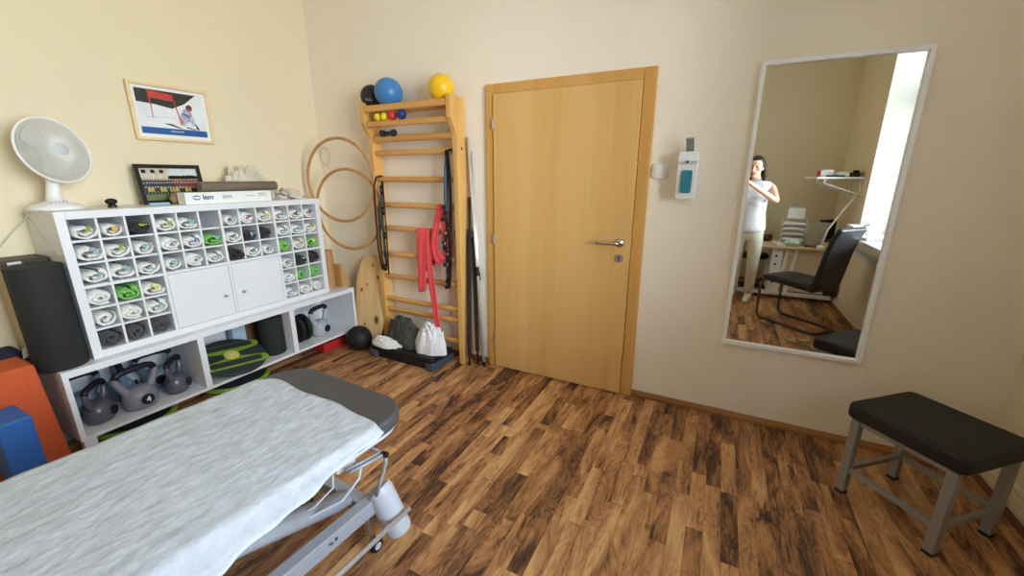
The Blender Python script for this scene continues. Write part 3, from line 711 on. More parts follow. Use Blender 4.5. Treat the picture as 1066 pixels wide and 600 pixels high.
o=B(); box(o,.01,.03,0,.10,0,.012); tag(obj('small_blue_card',o,mat('pale blue card',(150,190,214),.5),loc=(.16,-1.37,TZ),bev=.001),'small pale blue card lying in front of the team photograph','card')
# tan ball beside box
o=B(); sph(o,(0,0,.035),.035); tag(obj('cork_ball',o,mat('tan cork',(150,118,86),.8,var=.2),smooth=True,loc=(.20,-1.235,TZ)),'small tan ball wedged between team photograph and white box','ball')
# white carton with lettering
t=thing('long_white_carton','long white cardboard carton with blue logo lettering on top of the unit','box',(.255,-1.255,TZ))
o=B(); box(o,0,.085,0,.53,0,.070); obj('carton',o,M_pap,t,bev=.0015)
rot=(PI/2,0,PI/2)
o=B(); 
for s,(dx_) in ((1,0),(-1,0)):
    for k in range(10):
        pass
prism(o,[(-.026,0),(-.014,.010),(0,.013),(.014,.010),(.026,0),(.016,.004),(0,.007),(-.014,.003)],0,.0006,M=Matrix.Translation((.0852,.062,.040))@Matrix(((0,0,1,0),(1,0,0,0),(0,1,0,0),(0,0,0,1))))
prism(o,[(-.026,0),(-.014,-.010),(0,-.013),(.014,-.010),(.026,0),(.016,-.004),(0,-.007),(-.014,-.003)],0,.0006,M=Matrix.Translation((.0852,.062,.038))@Matrix(((0,0,1,0),(1,0,0,0),(0,1,0,0),(0,0,0,1))))
obj('logo_mark',o,M_inkb,t)
text_mesh('lettering','lem',.042,M_ink,t,(.0855,.125,.040),rot,bold=True); text_mesh('lettering','lem',.040,mat('faded print ink',(110,120,150),.6),t,(.0855,.238,.041),rot)
o=B(); box(o,.0851,.0856,.355,.42,.038,.043); box(o,.0851,.0856,.44,.50,.036,.041); box(o,.0851,.0856,.44,.49,.048,.056); obj('small_print',o,M_inkg,t)
# rolled taupe mat
o=B()
lathe(o,[(.001,0),(.030,0),(.031,.003),(.031,.497),(.030,.5),(.001,.5)],28,axis='y'); ob=obj('rolled_mat',o,M_umber,smooth=False,loc=(.262,-1.13,TZ+.070+.031)); tag(ob,'dark taupe roll lying on the long white carton','mat')
for p in ob.data.polygons: p.use_smooth=abs(p.normal.y)<.5
# crumpled film heap + striped bundle
o=B(); cloth_heap(o,(.115,-.72,TZ),(.095,.19,.225),3.3,folds=3,crease=.28,peak=(0,-.35),power=2.4)
tag(obj('plastic_bag',o,M_film,smooth=False),'crumpled translucent plastic bag heaped behind the taupe roll','plastic bag')
M_zeb=mat('grey and white striped film',(206,198,182),.4,bump=.5,bscale=40)
nt=M_zeb.node_tree; w_=nt.nodes.new('ShaderNodeTexNoise'); w_.inputs['Scale'].default_value=14; w_.inputs['Detail'].default_value=3; w_.inputs['Distortion'].default_value=.6
mp_=nt.nodes.new('ShaderNodeMapping'); mp_.inputs['Scale'].default_value=(1,.7,4); tc_=nt.nodes.new('ShaderNodeTexCoord'); nt.links.new(tc_.outputs['Object'],mp_.inputs[0]); nt.links.new(mp_.outputs[0],w_.inputs['Vector'])
r_=nt.nodes.new('ShaderNodeValToRGB'); r_.color_ramp.elements[0].position=.56; r_.color_ramp.elements[0].color=lin((208,200,184))+(1,); r_.color_ramp.elements[1].position=.62; r_.color_ramp.elements[1].color=lin((58,54,52))+(1,)
nt.links.new(w_.outputs['Fac'],r_.inputs[0]); nt.links.new(r_.outputs[0],nt.nodes['Principled BSDF'].inputs['Base Color'])
o=B(); cloth_heap(o,(.20,-.478,TZ),(.13,.088,.075),6.4,folds=3,crease=.35,peak=(0,-.4),power=1.6)
tag(obj('striped_wrap',o,M_zeb,smooth=False),'crumpled black and white streaked wrap at the far end of the unit','bundle')
# ------------------------------------------------------------------ skier picture
PY0,PY1,PZ0,PZ1=-1.290,-.855,1.645,1.975
t=thing('skier_picture','light wood framed picture of a slalom skier on the wall above the unit','picture',(0,PY0,PZ0)); t.rotation_euler=(0,0.012,0)
w_,h_=PY1-PY0,PZ1-PZ0; b_=.018
o=B()
for a,b,c,d in ((0,b_,0,h_),(w_-b_,w_,0,h_),(b_,w_-b_,0,b_),(b_,w_-b_,h_-b_,h_)): box(o,.006,.026,a,b,c,d)
obj('frame',o,M_picfr,t,bev=.003)
o=B(); box(o,.007,.012,b_,w_-b_,b_,h_-b_); mt=obj('mount',o,M_pap,t)
o=B(); box(o,.012,.0125,b_+.018,w_-b_-.02,b_+.022,h_-b_-.018); pr=obj('print',o,M_snow,t)
ya,yb,za,zb=b_+.018,w_-b_-.02,b_+.022,h_-b_-.018
def flat(name,pts,m,x=.0127):
    o=B(); prism(o,pts,0,.0004,M=Matrix.Translation((x,0,0))@Matrix(((0,0,1,0),(1,0,0,0),(0,1,0,0),(0,0,0,1)))); return obj(name,o,m,pr)
Wd,Hd=yb-ya,zb-za
def q(u,v): return (ya+u*Wd,za+v*Hd)
flat('forest',[q(0,1),q(0,.70),q(.25,.68),q(.5,.62),q(.7,.76),q(.88,.98),q(.9,1)],M_tree)
flat('banner',[q(0,0),q(1,0),q(1,.15),q(0,.15)],M_pband)
flat('banner_text',[q(.42,.07),q(.62,.07),q(.62,.1),q(.42,.1)],M_inkg,.0131)
flat('gate',[q(.19,.98),q(.52,.94),q(.52,.79),q(.19,.82)],M_pred,.0131)
flat('gate_pole',[q(.175,.99),q(.195,.99),q(.205,.36),q(.195,.36)],M_pred,.0133)
flat('gate_pole',[q(.515,.94),q(.535,.94),q(.60,.42),q(.585,.42)],M_pred,.0133)
flat('skier_body',[q(.60,.45),q(.66,.62),q(.72,.68),q(.78,.62),q(.80,.50),q(.82,.36),q(.84,.27),q(.80,.26),q(.75,.34),q(.70,.30),q(.66,.24),q(.60,.26)],mat('printed race suit',(176,178,196),.35,var=.5,scale=55),.0131)
flat('skier_suit_stripes',[q(.66,.56),q(.76,.48),q(.76,.44),q(.65,.52)],M_pband,.0134)
flat('skier_helmet',[(ya+(.765+.05*math.cos(a))*Wd,za+(.68+.075*math.sin(a))*Hd) for a in [k*PI/8 for k in range(16)]],mat('printed helmet',(60,56,58),.35,var=.4,scale=90),.0136)
flat('skier_goggles',[q(.75,.69),q(.80,.66),q(.80,.61),q(.75,.63)],M_pred,.0139)
flat('skier_legs',[q(.575,.47),q(.61,.45),q(.64,.36),q(.62,.24),q(.585,.27)],mat('printed reddish snow spray',(196,120,116),.35,var=.4,scale=80),.0134)
flat('skier_boot',[q(.82,.34),q(.87,.22),q(.89,.16),q(.84,.18)],M_ink,.0134)
flat('ski',[q(.33,.26),q(.58,.16),q(.62,.16),q(.45,.26)],M_ink,.0133)
flat('ski',[q(.66,.20),q(.80,.155),q(.84,.16),q(.70,.215)],M_ink,.0133)
flat('pole_line',[q(.10,.38),q(.55,.42),q(.55,.415),q(.10,.372)],M_inkg,.0130)
# ------------------------------------------------------------------ wall bars
LX,RX=.700,1.475
t=thing('wall_bars','tall beech wall bars ladder with rungs fixed against the wall','wall bars',((LX+RX)/2,0,0))
def part(name,bm,m,**k):
    for v in bm.verts: v.co-=t.location
    return obj(name,bm,m,t,**k)
YF=-.125; PW=.042
for x in (LX,RX):
    o=B(); box(o,x,x+PW,YF,-.018,0,1.955)
    part('upright',o,M_post,bev=.004)
    o=B(); prism(o,[(YF+.004,1.70),(YF+.004,1.955),(YF-.062,1.955),(YF-.062,1.815)],x+.003,x+PW-.003,M=Matrix(((0,0,1,0),(1,0,0,0),(0,1,0,0),(0,0,0,1)))); part('top_bracket',o,M_post,bev=.003)
    for z in (.20,1.62,):
        o=B(); cyl(o,(x+PW-.001,-.07,z),(x+PW+.003,-.07,z),.009,seg=12); part('bolt_cap',o,M_black)
def oval(z,y,rz=.021,ry=.015):
    o=B(); n=16
    pts=[(y+ry*math.cos(2*PI*k/n),z+rz*math.sin(2*PI*k/n)) for k in range(n)]
    prism(o,pts,LX+PW-.004,RX+.004,M=Matrix(((0,0,1,0),(1,0,0,0),(0,1,0,0),(0,0,0,1)))); part('rung',o,M_bar,smooth=False,bev=0)
RZ=[1.605,1.411,1.216,1.033,.825,.636,.44,.348,.177]
for z in RZ: oval(z,-.095)
oval(1.705,-.11,.024,.016)
o=B(); box(o,LX+PW-.002,RX+.002,YF-.048,YF-.022,1.785,1.825); part('rung',o,M_bar,bev=.008)
o=B(); box(o,LX+PW-.002,RX+.002,YF-.060,YF-.034,1.888,1.935); part('rung',o,M_bar,bev=.01)
o=B(); box(o,LX+PW-.002,RX+.002,-.06,-.035,1.888,1.935); part('rung',o,M_bar,bev=.01)
# balls on the bars
def ball(name,label,c,r,m,grp=None,u=32):
    o=B(); sph(o,(0,0,0),r,u=u,v=u//2); return tag(obj(name,o,m,smooth=True,loc=c),label,'ball',grp)
b1=ball('gymnastic_ball','black gymnastic ball on top of the wall bars beside the blue one',(.750,-.095,1.935+.072),.083,M_bball)
o=B()
for i,(w1,z1) in enumerate(((.045,-.028),(.05,-.038),)):
    a0=-.25
    vs=[]
    for k in range(7):
        a=-PI/2+.45+(-.3+k*.1); rr=math.sqrt(.0838**2-z1**2)
        vs.append((rr*math.cos(a),rr*math.sin(a)))
    for p,q_ in zip(vs[::1],vs[1::1]):
        if random.random()<.15: continue
        f_=[o.verts.new((p[0],p[1],z1)),o.verts.new((q_[0]*.98+p[0]*.02,q_[1]*.98+p[1]*.02,z1)),o.verts.new((q_[0]*.98+p[0]*.02,q_[1]*.98+p[1]*.02,z1+.005)),o.verts.new((p[0],p[1],z1+.005))]; o.faces.new(f_)
s=obj('printed_text',o,M_inkg,b1); s.modifiers.new('s','SOLIDIFY').thickness=.0006
ball('gymnastic_ball','blue gymnastic ball on top of the wall bars',(.935,-.12,1.935+.082),.100,M_blueb)
ball('gymnastic_ball','yellow gymnastic ball on top of the wall bars near the right upright',(1.395,-.115,1.935+.076),.088,M_yel)
for i,(x,r,m,l) in enumerate(((0.855,.028,M_sy,'small yellow ball on the upper rung, outermost of the row by the upright'),(0.918,.028,M_sy,'small yellow ball on the upper rung, between another yellow and a red ball'),(0.993,.032,M_sr,'small red ball on the upper rung of the wall bars'),(1.078,.036,M_sb,'small dark blue ball on the upper rung of the wall bars'))):
    ball('small_ball',l,(x,YF-.035,1.826+r*.94),r,m,'small balls on the wall bars',24)
t=thing('dumbbell','small black dumbbell lying on the third rung of the wall bars','dumbbell',(.91,-.125,1.742))
o=B(); cyl(o,(-.035,0,0),(.035,0,0),.014,seg=16); obj('handle',o,M_grip,t,smooth=False)
for s in (-1,1):
    o=B(); lathe(o,[(.001,0),(.018,0),(.024,.006),(.024,.03),(.018,.036),(.001,.036)],20,(s*.035 if s>0 else -.071,0,0),'x'); obj('weight_head',o,mat('black coated iron',(30,34,48),.4),t,smooth=False)
# ------------------------------------------------------------------ hoops
def hoop(label,c,r,rz,tilt):
    o=B(); n=72; tube(o,[(r*math.cos(2*PI*k/n),0,r*math.sin(2*PI*k/n)) for k in range(n)],.0118,10,True)
    tag(obj('wooden_hoop',o,M_hoop,smooth=True,loc=c,rot=(tilt,0,rz)),label,'hoop','wooden hoops beside the wall bars')
hoop('upper light wooden gymnastic hoop hanging beside the wall bars',(.425,-.185,1.40),.322,.14,0.0)
hoop('lower light wooden gymnastic hoop hanging beside the wall bars',(.450,-.150,1.168),.322,.14,0.0)
o=B(); n=40
for q_ in range(3): tube(o,[((.055+.004*q_)*math.cos(2*PI*k/n),-.006-.004*q_,(.07+.004*q_)*math.sin(2*PI*k/n)) for k in range(n)],.0012,5,True)
tag(obj('wire_coil',o,M_cable,smooth=True,loc=(.075,-.002,1.60)),'faint coil of thin pale wire hanging in the wall corner','coil')
# oval pine board leaning
t=B(); n=48; pts=[]
for k in range(n):
    a=2*PI*k/n; c_,s_=math.cos(a),math.sin(a)
    pts.append((.155*math.copysign(abs(c_)**.75,c_),.385*math.copysign(abs(s_)**.85,s_)))
prism(t,pts,-.011,.011,M=Matrix.Rotation(PI/2,4,'X'))
tag(obj('oval_wooden_board',t,M_pine,bev=.004,loc=(.560,-.108,.400),rot=(-.17,0,.12)),'oval knotty pine balance board leaning between bench and wall bars','board')
ball('exercise_ball','black exercise ball on the floor in front of the oval board',(.560,-.278,.106),.105,M_rubber)
# ------------------------------------------------------------------ resistance tubes, straps, bands
def strand(pts,r,n=8):
    return pts
t=thing('resistance_tubes','black and dark teal resistance tubes hanging over a rung near left upright','resistance band',(.79,-.095,1.41))
def rel(pts): return [(x-t.location.x,y-t.location.y,z-t.location.z) for x,y,z in pts]
o=B(); tube(o,rel([(.80,-.085,1.425),(.785,-.11,1.437),(.765,-.135,1.425),(.75,-.150,1.36),(.742,-.152,1.1),(.742,-.152,.9),(.752,-.150,.76),(.765,-.148,.70)]),.007,8); obj('black_tube',o,M_rubber,t,smooth=True)
o=B(); tube(o,rel([(.82,-.085,1.22),(.795,-.12,1.235),(.775,-.145,1.20),(.768,-.150,1.0),(.770,-.150,.8),(.785,-.148,.69)]),.006,8); obj('thin_black_tube',o,M_rubber,t,smooth=True)
o=B(); tube(o,rel([(.815,-.125,1.39),(.81,-.14,1.33),(.805,-.14,1.2),(.80,-.142,1.05),(.80,-.14,.95),(.80,-.14,.80)]),.010,8); obj('teal_tube',o,M_teald,t,smooth=True)
o=B()
for (x,z,l) in ((.815,1.33,.07),(.815,1.17,.06),(.815,.98,.05),(.812,.78,.10),(.795,.72,.06)): tube(o,rel([(x,-.142,z+l/2),(x+.004,-.146,z),(x,-.142,z-l/2)]),[.011,.015,.011],8)
tube(o,rel([(.822,-.13,1.40),(.83,-.14,1.2),(.835,-.145,1.0),(.83,-.145,.8),(.825,-.145,.66)]),.006,8)
obj('clips',o,M_black,t,smooth=True)
t=thing('buckle_straps','bundle of black straps with buckles hanging on the right side of the bars','strap',(1.44,-.15,1.6))
o=B()
for k,(dx,y) in enumerate(((0,-.14),(.014,-.15),(-.012,-.146))):
    pts=[(1.452+dx,-.11,1.615),(1.452+dx,y-.01,1.60),(1.455+dx,y,1.45),(1.448+dx*1.6,y,1.2),(1.432+dx*2,y,1.0),(1.425+dx*1.5,y,.8),(1.415+dx,y,.62)]
    for a,b in zip(pts,pts[1:]): tube(o,rel([a,b]),.007,6)
obj('straps',o,M_black,t)
o=B(); tube(o,rel([(1.44,-.13,1.61),(1.43,-.152,1.5),(1.425,-.158,1.3),(1.43,-.156,1.15)]),[.006,.009,.012,.008],8); obj('blue_strap',o,mat('slate blue webbing',(70,90,104),.7),t,smooth=True)
o=B(); rnd=random.Random(4)
for k in range(15):
    z=1.22-.042*k; x=1.43+rnd.uniform(-.028,.028)-.02*(k/15); M=Matrix.Translation(V(rel([(x,-.162,z)])[0]))@Matrix.Rotation(rnd.uniform(-.8,.8),4,'Y'); box(o,-.018,.018,-.008,.008,-.014,.014,M=M)
obj('buckles',o,M_black,t,bev=.003)
o=B()
for k in range(6):
    z=1.04-.078*k; x=1.43+rnd.uniform(-.012,.012)-.02*(k/6); M=Matrix.Translation(V(rel([(x,-.172,z)])[0])); box(o,-.008,.008,-.002,.002,-.009,.009,M=M)
obj('buckle_plates',o,M_steel,t)
def ribbon(paths,name,label):
    """flat draped band: list of (centre point, half width vector)"""
    o=B()
    for path in paths:
        pr=None
        for i,(c,w) in enumerate(path):
            c=V(c); w=V(w); n_=7
            row=[o.verts.new(c+w*(2*j/(n_-1)-1)+V((0,-.006*math.sin(j*1.9+i*.7),0))) for j in range(n_)]
            if pr:
                for j in range(n_-1): o.faces.new((pr[j],pr[j+1],row[j+1],row[j]))
            pr=row
    ob=obj(name,o,M_red,smooth=True); s=ob.modifiers.new('s','SOLIDIFY'); s.thickness=.0022; s.offset=0; u=ob.modifiers.new('u','SUBSURF'); u.levels=1; u.render_levels=1
    return tag(ob,label,'exercise band','red latex bands')
a_=[((1.17,-.070,.70),(.045,0,0)),((1.17,-.072,.95),(.045,0,0)),((1.17,-.085,1.045),(.05,0,0)),((1.172,-.105,1.058),(.055,0,0)),((1.175,-.122,1.045),(.058,0,0)),((1.165,-.132,.95),(.05,0,.01)),((1.16,-.135,.8),(.042,0,.0)),((1.155,-.135,.66),(.04,0,0)),((1.15,-.137,.55),(.045,0,.012))]
b_=[((1.215,-.075,.75),(.03,0,0)),((1.215,-.078,.95),(.03,0,0)),((1.218,-.09,1.05),(.03,0,0)),((1.22,-.11,1.062),(.03,0,0)),((1.225,-.130,1.03),(.03,-.008,0)),((1.235,-.143,.85),(.028,.006,0)),((1.25,-.146,.65),(.034,0,0)),((1.27,-.146,.48),(.030,0,0)),((1.29,-.146,.33),(.028,0,0)),((1.30,-.146,.235),(.022,0,0))]
ribbon([a_,b_],'exercise_band','long red latex band with two tails draped over the middle rungs')
c_=[((1.375,-.070,1.1),(.035,0,0)),((1.37,-.078,1.2),(.03,0,0)),((1.365,-.092,1.236),(.03,0,0)),((1.36,-.112,1.242),(.032,0,0)),((1.352,-.128,1.21),(.032,0,0)),((1.325,-.140,1.10),(.034,0,.01)),((1.290,-.144,.97),(.034,0,.01)),((1.300,-.146,.87),(.036,0,.02)),((1.35,-.146,.805),(.03,0,.03)),((1.395,-.143,.82),(.035,0,.02)),((1.405,-.137,.95),(.034,0,0)),((1.39,-.135,1.10),(.026,0,0)),((1.375,-.133,1.2),(.02,0,0))]
ribbon([c_],'exercise_band','red latex band knotted in a loop on the upper right rung')
# ------------------------------------------------------------------ step platform and cloths
t=thing('step_platform','black aerobic step platform on the floor under the wall bars','step platform',(1.055,-.2,0),-.02)
o=B(); prism(o,rrect(.64,.27,.03),.055,.10); obj('deck',o,M_rubber,t,bev=.006)
o=B(); prism(o,rrect(.60,.24,.03),0,.055); obj('riser',o,M_black,t,bev=.004)
for s in (-1,1):
    o=B(); prism(o,rrect(.09,.28,.02,cx=s*.29),0,.06); obj('grey_foot',o,mat('dark grey-blue plastic',(70,78,88),.5),t,bev=.005)
o=B(); cloth_heap(o,(1.00,-.195,.101),(.175,.084,.235),2.2,folds=3,crease=.20,peak=(-.28,.2),power=2.0)
for v in o.verts: v.co.y=min(v.co.y,-.118)
tag(obj('charcoal_garment',o,M_cloth,smooth=True),'crumpled charcoal cloth heaped on the step platform','cloth')
o=B(); cloth_heap(o,(.875,-.285,.101),(.165,.052,.075),5.1,folds=2,crease=.2,peak=(-.4,.1),power=1.6)
tag(obj('folded_towel',o,M_terryw,smooth=True),'white folded towel lying on the step in front of charcoal cloth','towel')
o=B(); cloth_heap(o,(1.255,-.215,.101),(.135,.092,.215),8.7,folds=3,crease=.30,peak=(.35,.1),power=3.6)
for v in o.verts: v.co.y=min(v.co.y,-.118)
tag(obj('white_bag',o,M_bag,smooth=True),'crumpled white plastic bag on the right end of the step platform','bag')
# ------------------------------------------------------------------ poles by the door
def pole(label,p0,p1,r,m,foam=None,cap=None):
    o=B(); cyl(o,p0,p1,r,seg=14); t=obj('exercise_pole',o,m,smooth=False); tag(t,label,'pole','poles leaning beside the door')
    for p in t.data.polygons: p.use_smooth=abs(p.normal.z)<.8
    P0,P1=V(p0),V(p1)
    if foam:
        o=B(); cyl(o,P0.lerp(P1,foam[0]),P0.lerp(P1,foam[1]),r*1.75,seg=14); obj('foam_sleeve',o,M_foam,t,smooth=False)
    o=B(); cyl(o,P0,P0.lerp(P1,.02),r*1.3,seg=14); obj('end_cap',o,M_black,t)
    if cap:
        o=B(); cyl(o,P0.lerp(P1,.42),P0.lerp(P1,.46),r*1.25,seg=14); obj('joint_collar',o,M_black,t)
pole('black pole with foam sleeve leaning nearest the wall bars',(1.560,-.115,.002),(1.545,-.03,1.29),.0085,M_black,(.05,.82))
pole('black foam-covered pole leaning between chrome pole and wall bars pole',(1.603,-.060,.002),(1.565,-.022,1.05),.0085,M_black,(.1,.95))
pole('tall chrome telescopic pole reaching highest beside the door frame',(1.668,-.072,.002),(1.538,-.016,1.70),.0110,M_chrome,None,True)
pole('second chrome pole standing behind the tallest one beside door frame',(1.640,-.028,.002),(1.566,-.013,1.60),.0085,M_chrome,None,True)
# ------------------------------------------------------------------ stool with black seat
sa=V((3.815,-.47)); sb=V((4.085,-.165)); sd=V((4.045,-.83))
SXC=V(((sb.x+sd.x)/2,(sb.y+sd.y)/2))
t=thing('upholstered_bench_stool','black cushioned rectangular stool with grey steel legs in the room corner','stool',(4.065,-.50,0),0)
a1=math.atan2(sd.y-sa.y,sd.x-sa.x)  # long direction
t.rotation_euler=(0,0,math.radians(-48)); t.location=(4.085,-.475,0)
LL,WW=.43,.40
o=B(); prism(o,rrect(LL,WW,.035,8),.385,.457); obj('seat',o,M_seat,t,bev=.018,segs=4)
fx,fy=.172,.168
o=B()
for y in (-fy,fy): box(o,-fx,fx,y-.012,y+.012,.362,.385)
for x in (-fx,fx): box(o,x-.012,x+.012,-fy+.012,fy-.012,.362,.385)
obj('seat_frame',o,M_silver,t,bev=.002)
for sx in (-1,1):
    for sy in (-1,1):
        o=B(); M=Matrix(((1,0,0,0),(0,1,0,0),(0,0,1,0),(0,0,0,1)))
        b0=V((sx*fx,sy*fy,.012)); b1_=V((sx*fx,sy*fy,.38))
        vs=[]
        for p in (b0,b1_):
            vs.append([o.verts.new(p+V((dx,dy,0))) for dx,dy in ((-.017,-.017),(.017,-.017),(.017,.017),(-.017,.017))])
        for k in range(4): o.faces.new((vs[0][k],vs[0][(k+1)%4],vs[1][(k+1)%4],vs[1][k]))
        o.faces.new(vs[0][::-1]); o.faces.new(vs[1])
        l=obj('leg',o,M_silver,t,bev=.002)
        o=B(); box(o,b0.x-.0185,b0.x+.0185,b0.y-.0185,b0.y+.0185,0,.014); obj('foot_cap',o,M_black,l,bev=.002)
k_=(.145-.012)/(.385-.012); ex,ey=fx,fy
for y in (-ey,ey):
    o=B(); box(o,-ex+.01,ex-.01,y-.010,y+.010,.115,.137); obj('stretcher',o,M_silver,t,bev=.002)
for x in (-ex,ex):
    o=B(); box(o,x-.010,x+.010,-ey+.01,ey-.01,.115,.137); obj('stretcher',o,M_silver,t,bev=.002)
# ------------------------------------------------------------------ treatment table
TA=-math.radians(3.7)
t=thing('treatment_table','grey height-adjustable treatment table with anthracite padded top','treatment table',(1.913,-1.525,0),TA)
hw=.344
pts=[(-hw,-1.95)]+[(hw,-1.95)]+arc(hw-.13,-.145,.13,0,PI/2,10)+arc(-hw+.13,-.145,.13,PI/2,PI,10)
o=B(); prism(o,pts,.568,.622); obj('padded_top',o,M_cush,t,bev=.016,segs=4)
o=B(); pts2=[(x*.97,y*.985-.012) for x,y in pts]; prism(o,pts2,.556,.568); obj('underboard',o,M_lgrey,t)
o=B()
for x in (-.20,.20): box(o,x-.02,x+.02,-1.9,-.14,.505,.556)
for y in (-1.85,-.9,-.22): box(o,-.18,.18,y-.02,y+.02,.515,.55)
obj('top_frame',o,M_grey,t,bev=.003)
o=B(); box(o,.172,.220,-1.80,-.075,.165,.228); obj('base_beam',o,M_grey,t,bev=.004)
o=B(); box(o,-.220,-.172,-1.80,-.075,.165,.228); obj('base_beam',o,M_grey,t,bev=.004)
o=B(); box(o,-.172,.172,-.17,-.12,.172,.222); obj('cross_beam',o,M_grey,t,bev=.004)
o=B(); box(o,-.172,.172,-1.76,-1.70,.172,.222); obj('cross_beam',o,M_grey,t,bev=.004)
for k,(x,y,r_) in enumerate(((.185,-.62,0),)):
    o=B()
    for j in range(3): box(o,.2201,.2207,-.33-j*.004,-.315-j*.004,.192+j*.005,.195+j*.005)
    box(o,.2201,.2207,-.31,-.30,.195,.207)
    obj('beam_mark',o,M_ink,t)
for sx in (-1,1):
  for yy in (-.085,-1.80):
    o=B(); tube(o,[(sx*.205,yy-.01,.245),(sx*.209,yy-.009,.241),(sx*.272,yy+.012,.075),(sx*.274,yy+.013,.068)],[.048,.0515,.0515,.049],32)
    obj('wheel_cover',o,M_lgrey,t)
    o=B(); box(o,sx*.205-.012,sx*.205+.012,yy-.085,yy-.055,.03,.20); 
    bk=obj('caster_bracket',o,M_steel,t,bev=.003)
    o=B(); lathe(o,[(.001,-.012),(.026,-.012),(.03,-.006),(.03,.006),(.026,.012),(.001,.012)],24,(sx*.222,yy-.062,.030),'x'); w=obj('caster_wheel',o,M_black,t)
    o=B(); lathe(o,[(.001,-.014),(.015,-.014),(.015,.014),(.001,.014)],16,(sx*.222,yy-.062,.030),'x'); obj('wheel_hub',o,M_lgrey,w)
for sx in (-1,1):
    o=B(); tube(o,[(sx*.315,-.045,.165),(sx*.315,-1.75,.165)],.0088,12); obj('foot_control_bar',o,M_chrome,t,smooth=True)
    for y in (-1.0,-1.55):
        o=B(); tube(o,[(sx*.205,y,.155),(sx*.26,y,.135),(sx*.315,y,.162)],.006,8); obj('bar_arm',o,M_steel,t,smooth=True)
# lifting arms (parallelogram)
for sx in (-.105,.105):
    o=B(); tube(o,[(sx,-.17,.215),(sx,-.175,.215),(sx,-1.04,.50),(sx,-1.05,.503)],[.028,.036,.036,.028],20); obj('lifting_arm',o,M_grey,t,smooth=True)
for sx in (-.15,.15):
    o=B(); tube(o,[(sx,-.80,.205),(sx,-1.68,.50)],.017,16); obj('lifting_arm',o,M_grey,t,smooth=True)
o=B(); box(o,-.060,.060,-.72,-.42,.33,.43); obj('motor_box',o,M_lgrey,t,bev=.01,segs=3)
o=B(); tube(o,[(0,-.5,.30),(0,-.95,.43)],.022,16); obj('actuator',o,M_steel,t,smooth=True)
o=B(); box(o,.06,.20,-.24,-.20,.45,.515); obj('hinge_plate',o,M_grey,t,bev=.003)
o=B(); tube(o,[(.245,-.24,.44),(.255,-.17,.435),(.262,-.10,.43)],.006,10); tube(o,[(.225,-.24,.44),(.235,-.17,.435),(.242,-.10,.43)],.006,10); tube(o,[(.265,-.10,.43),(.267,-.10,.40),(.262,-.11,.36),(.25,-.12,.32),(.23,-.13,.24)],.0075,10); tube(o,[(.12,-.10,.43),(.265,-.10,.43)],.006,8); obj('head_linkage',o,M_grey,t,smooth=True)
o=B(); cyl(o,(.256,-.10,.43),(.276,-.10,.43),.011,seg=16); obj('pivot_bolt',o,M_black,t)
o=B(); tube(o,[(.16,-.20,.42),(.21,-.16,.41),(.222,-.19,.37),(.20,-.25,.31),(.12,-.36,.27),(.0,-.5,.31)],.0055,8); tube(o,[(.15,-.24,.42),(.17,-.26,.36),(.14,-.32,.31),(.09,-.37,.28)],.004,8); obj('cable',o,M_lgrey,t,smooth=True)
o=B(); box(o,.11,.19,-.25,-.17,.41,.445); obj('control_unit',o,M_wplast,t,bev=.006)
o=B(); tube(o,[(.10,-.45,.26),(.06,-.35,.235),(.0,-.30,.25),(-.06,-.28,.26)],.0045,8); obj('black_cable',o,M_rubber,t,smooth=True)
# paper sheet on the table
o=B(); NX,NY=64,150
yaway=-.165; yend=-1.962; vs=[]
for j in range(NY+1):
    row=[]; v_=j/NY
    for i in range(NX+1):
        u_=i/NX; y0=yaway-.035*(1-u_)**2*0; 
        y=yaway+(yend-yaway)*v_
        ov=.012+.066*min(1,max(0,(-y-.22)/.55))+.04*min(1,max(0,(-y-.8)/.8))   # overhang along the right side
        ov+=.004*math.sin(y*23)+.003*math.sin(y*51)
        s=-hw+.006+(2*hw-.006+ov+.02)*u_     # arc length position from left edge
        # rounded far corners
        xx=s; z=.6245
        lim=hw-.010
        if s>lim:
            e_=s-lim; R1=.02
            if e_<R1: xx=lim+e_*.98; z=.6245-.45*R1*(e_/R1)**2
            else: xx=lim+R1+.93*(e_-R1*1.0)-.004; z=.6245-R1*.45-.45*(e_-R1*1.0)
        yy=y
        if v_<.2:
            k=max(0,(s-(hw-.13))/.13); yy-= (.022*min(1,k)**3)*(1-v_/.2)
            k2=max(0,((-hw+.10)-s)/.10); yy-=(.05*min(1,k2)**2)*(1-v_/.2)
            yy+=.006*math.sin(s*20)*(1-v_/.2)
        n1=noise.noise(V((xx*8,yy*7,1.5)))*.0020+noise.noise(V((xx*26,yy*23,5)))*.0018
        row.append(o.verts.new((xx,yy,z+max(-.0015,n1)+.001)))
    vs.append(row)
for j in range(NY):
    for i in range(NX): o.faces.new((vs[j][i],vs[j][i+1],vs[j+1][i+1],vs[j+1][i]))
ps=obj('paper_sheet',o,M_paper,smooth=True,loc=(1.913,-1.525,0),rot=(0,0,TA)); s=ps.modifiers.new('s','SOLIDIFY'); s.thickness=.0008; s.offset=1
tag(ps,'white crinkled disposable sheet draped over the treatment table','sheet')
# ------------------------------------------------------------------ things seen only in the mirror
# cantilever chair
t=thing('cantilever_chair','black leather cantilever chair with flat steel runners facing the desk','chair',(3.96,-2.20,0),0)
A=V((3.77,-2.43)); Bk=V((4.165,-1.985)); fd=(A-Bk).normalized(); t.rotation_euler=(0,0,math.radians(221)); t.location=(3.975,-2.19,0)
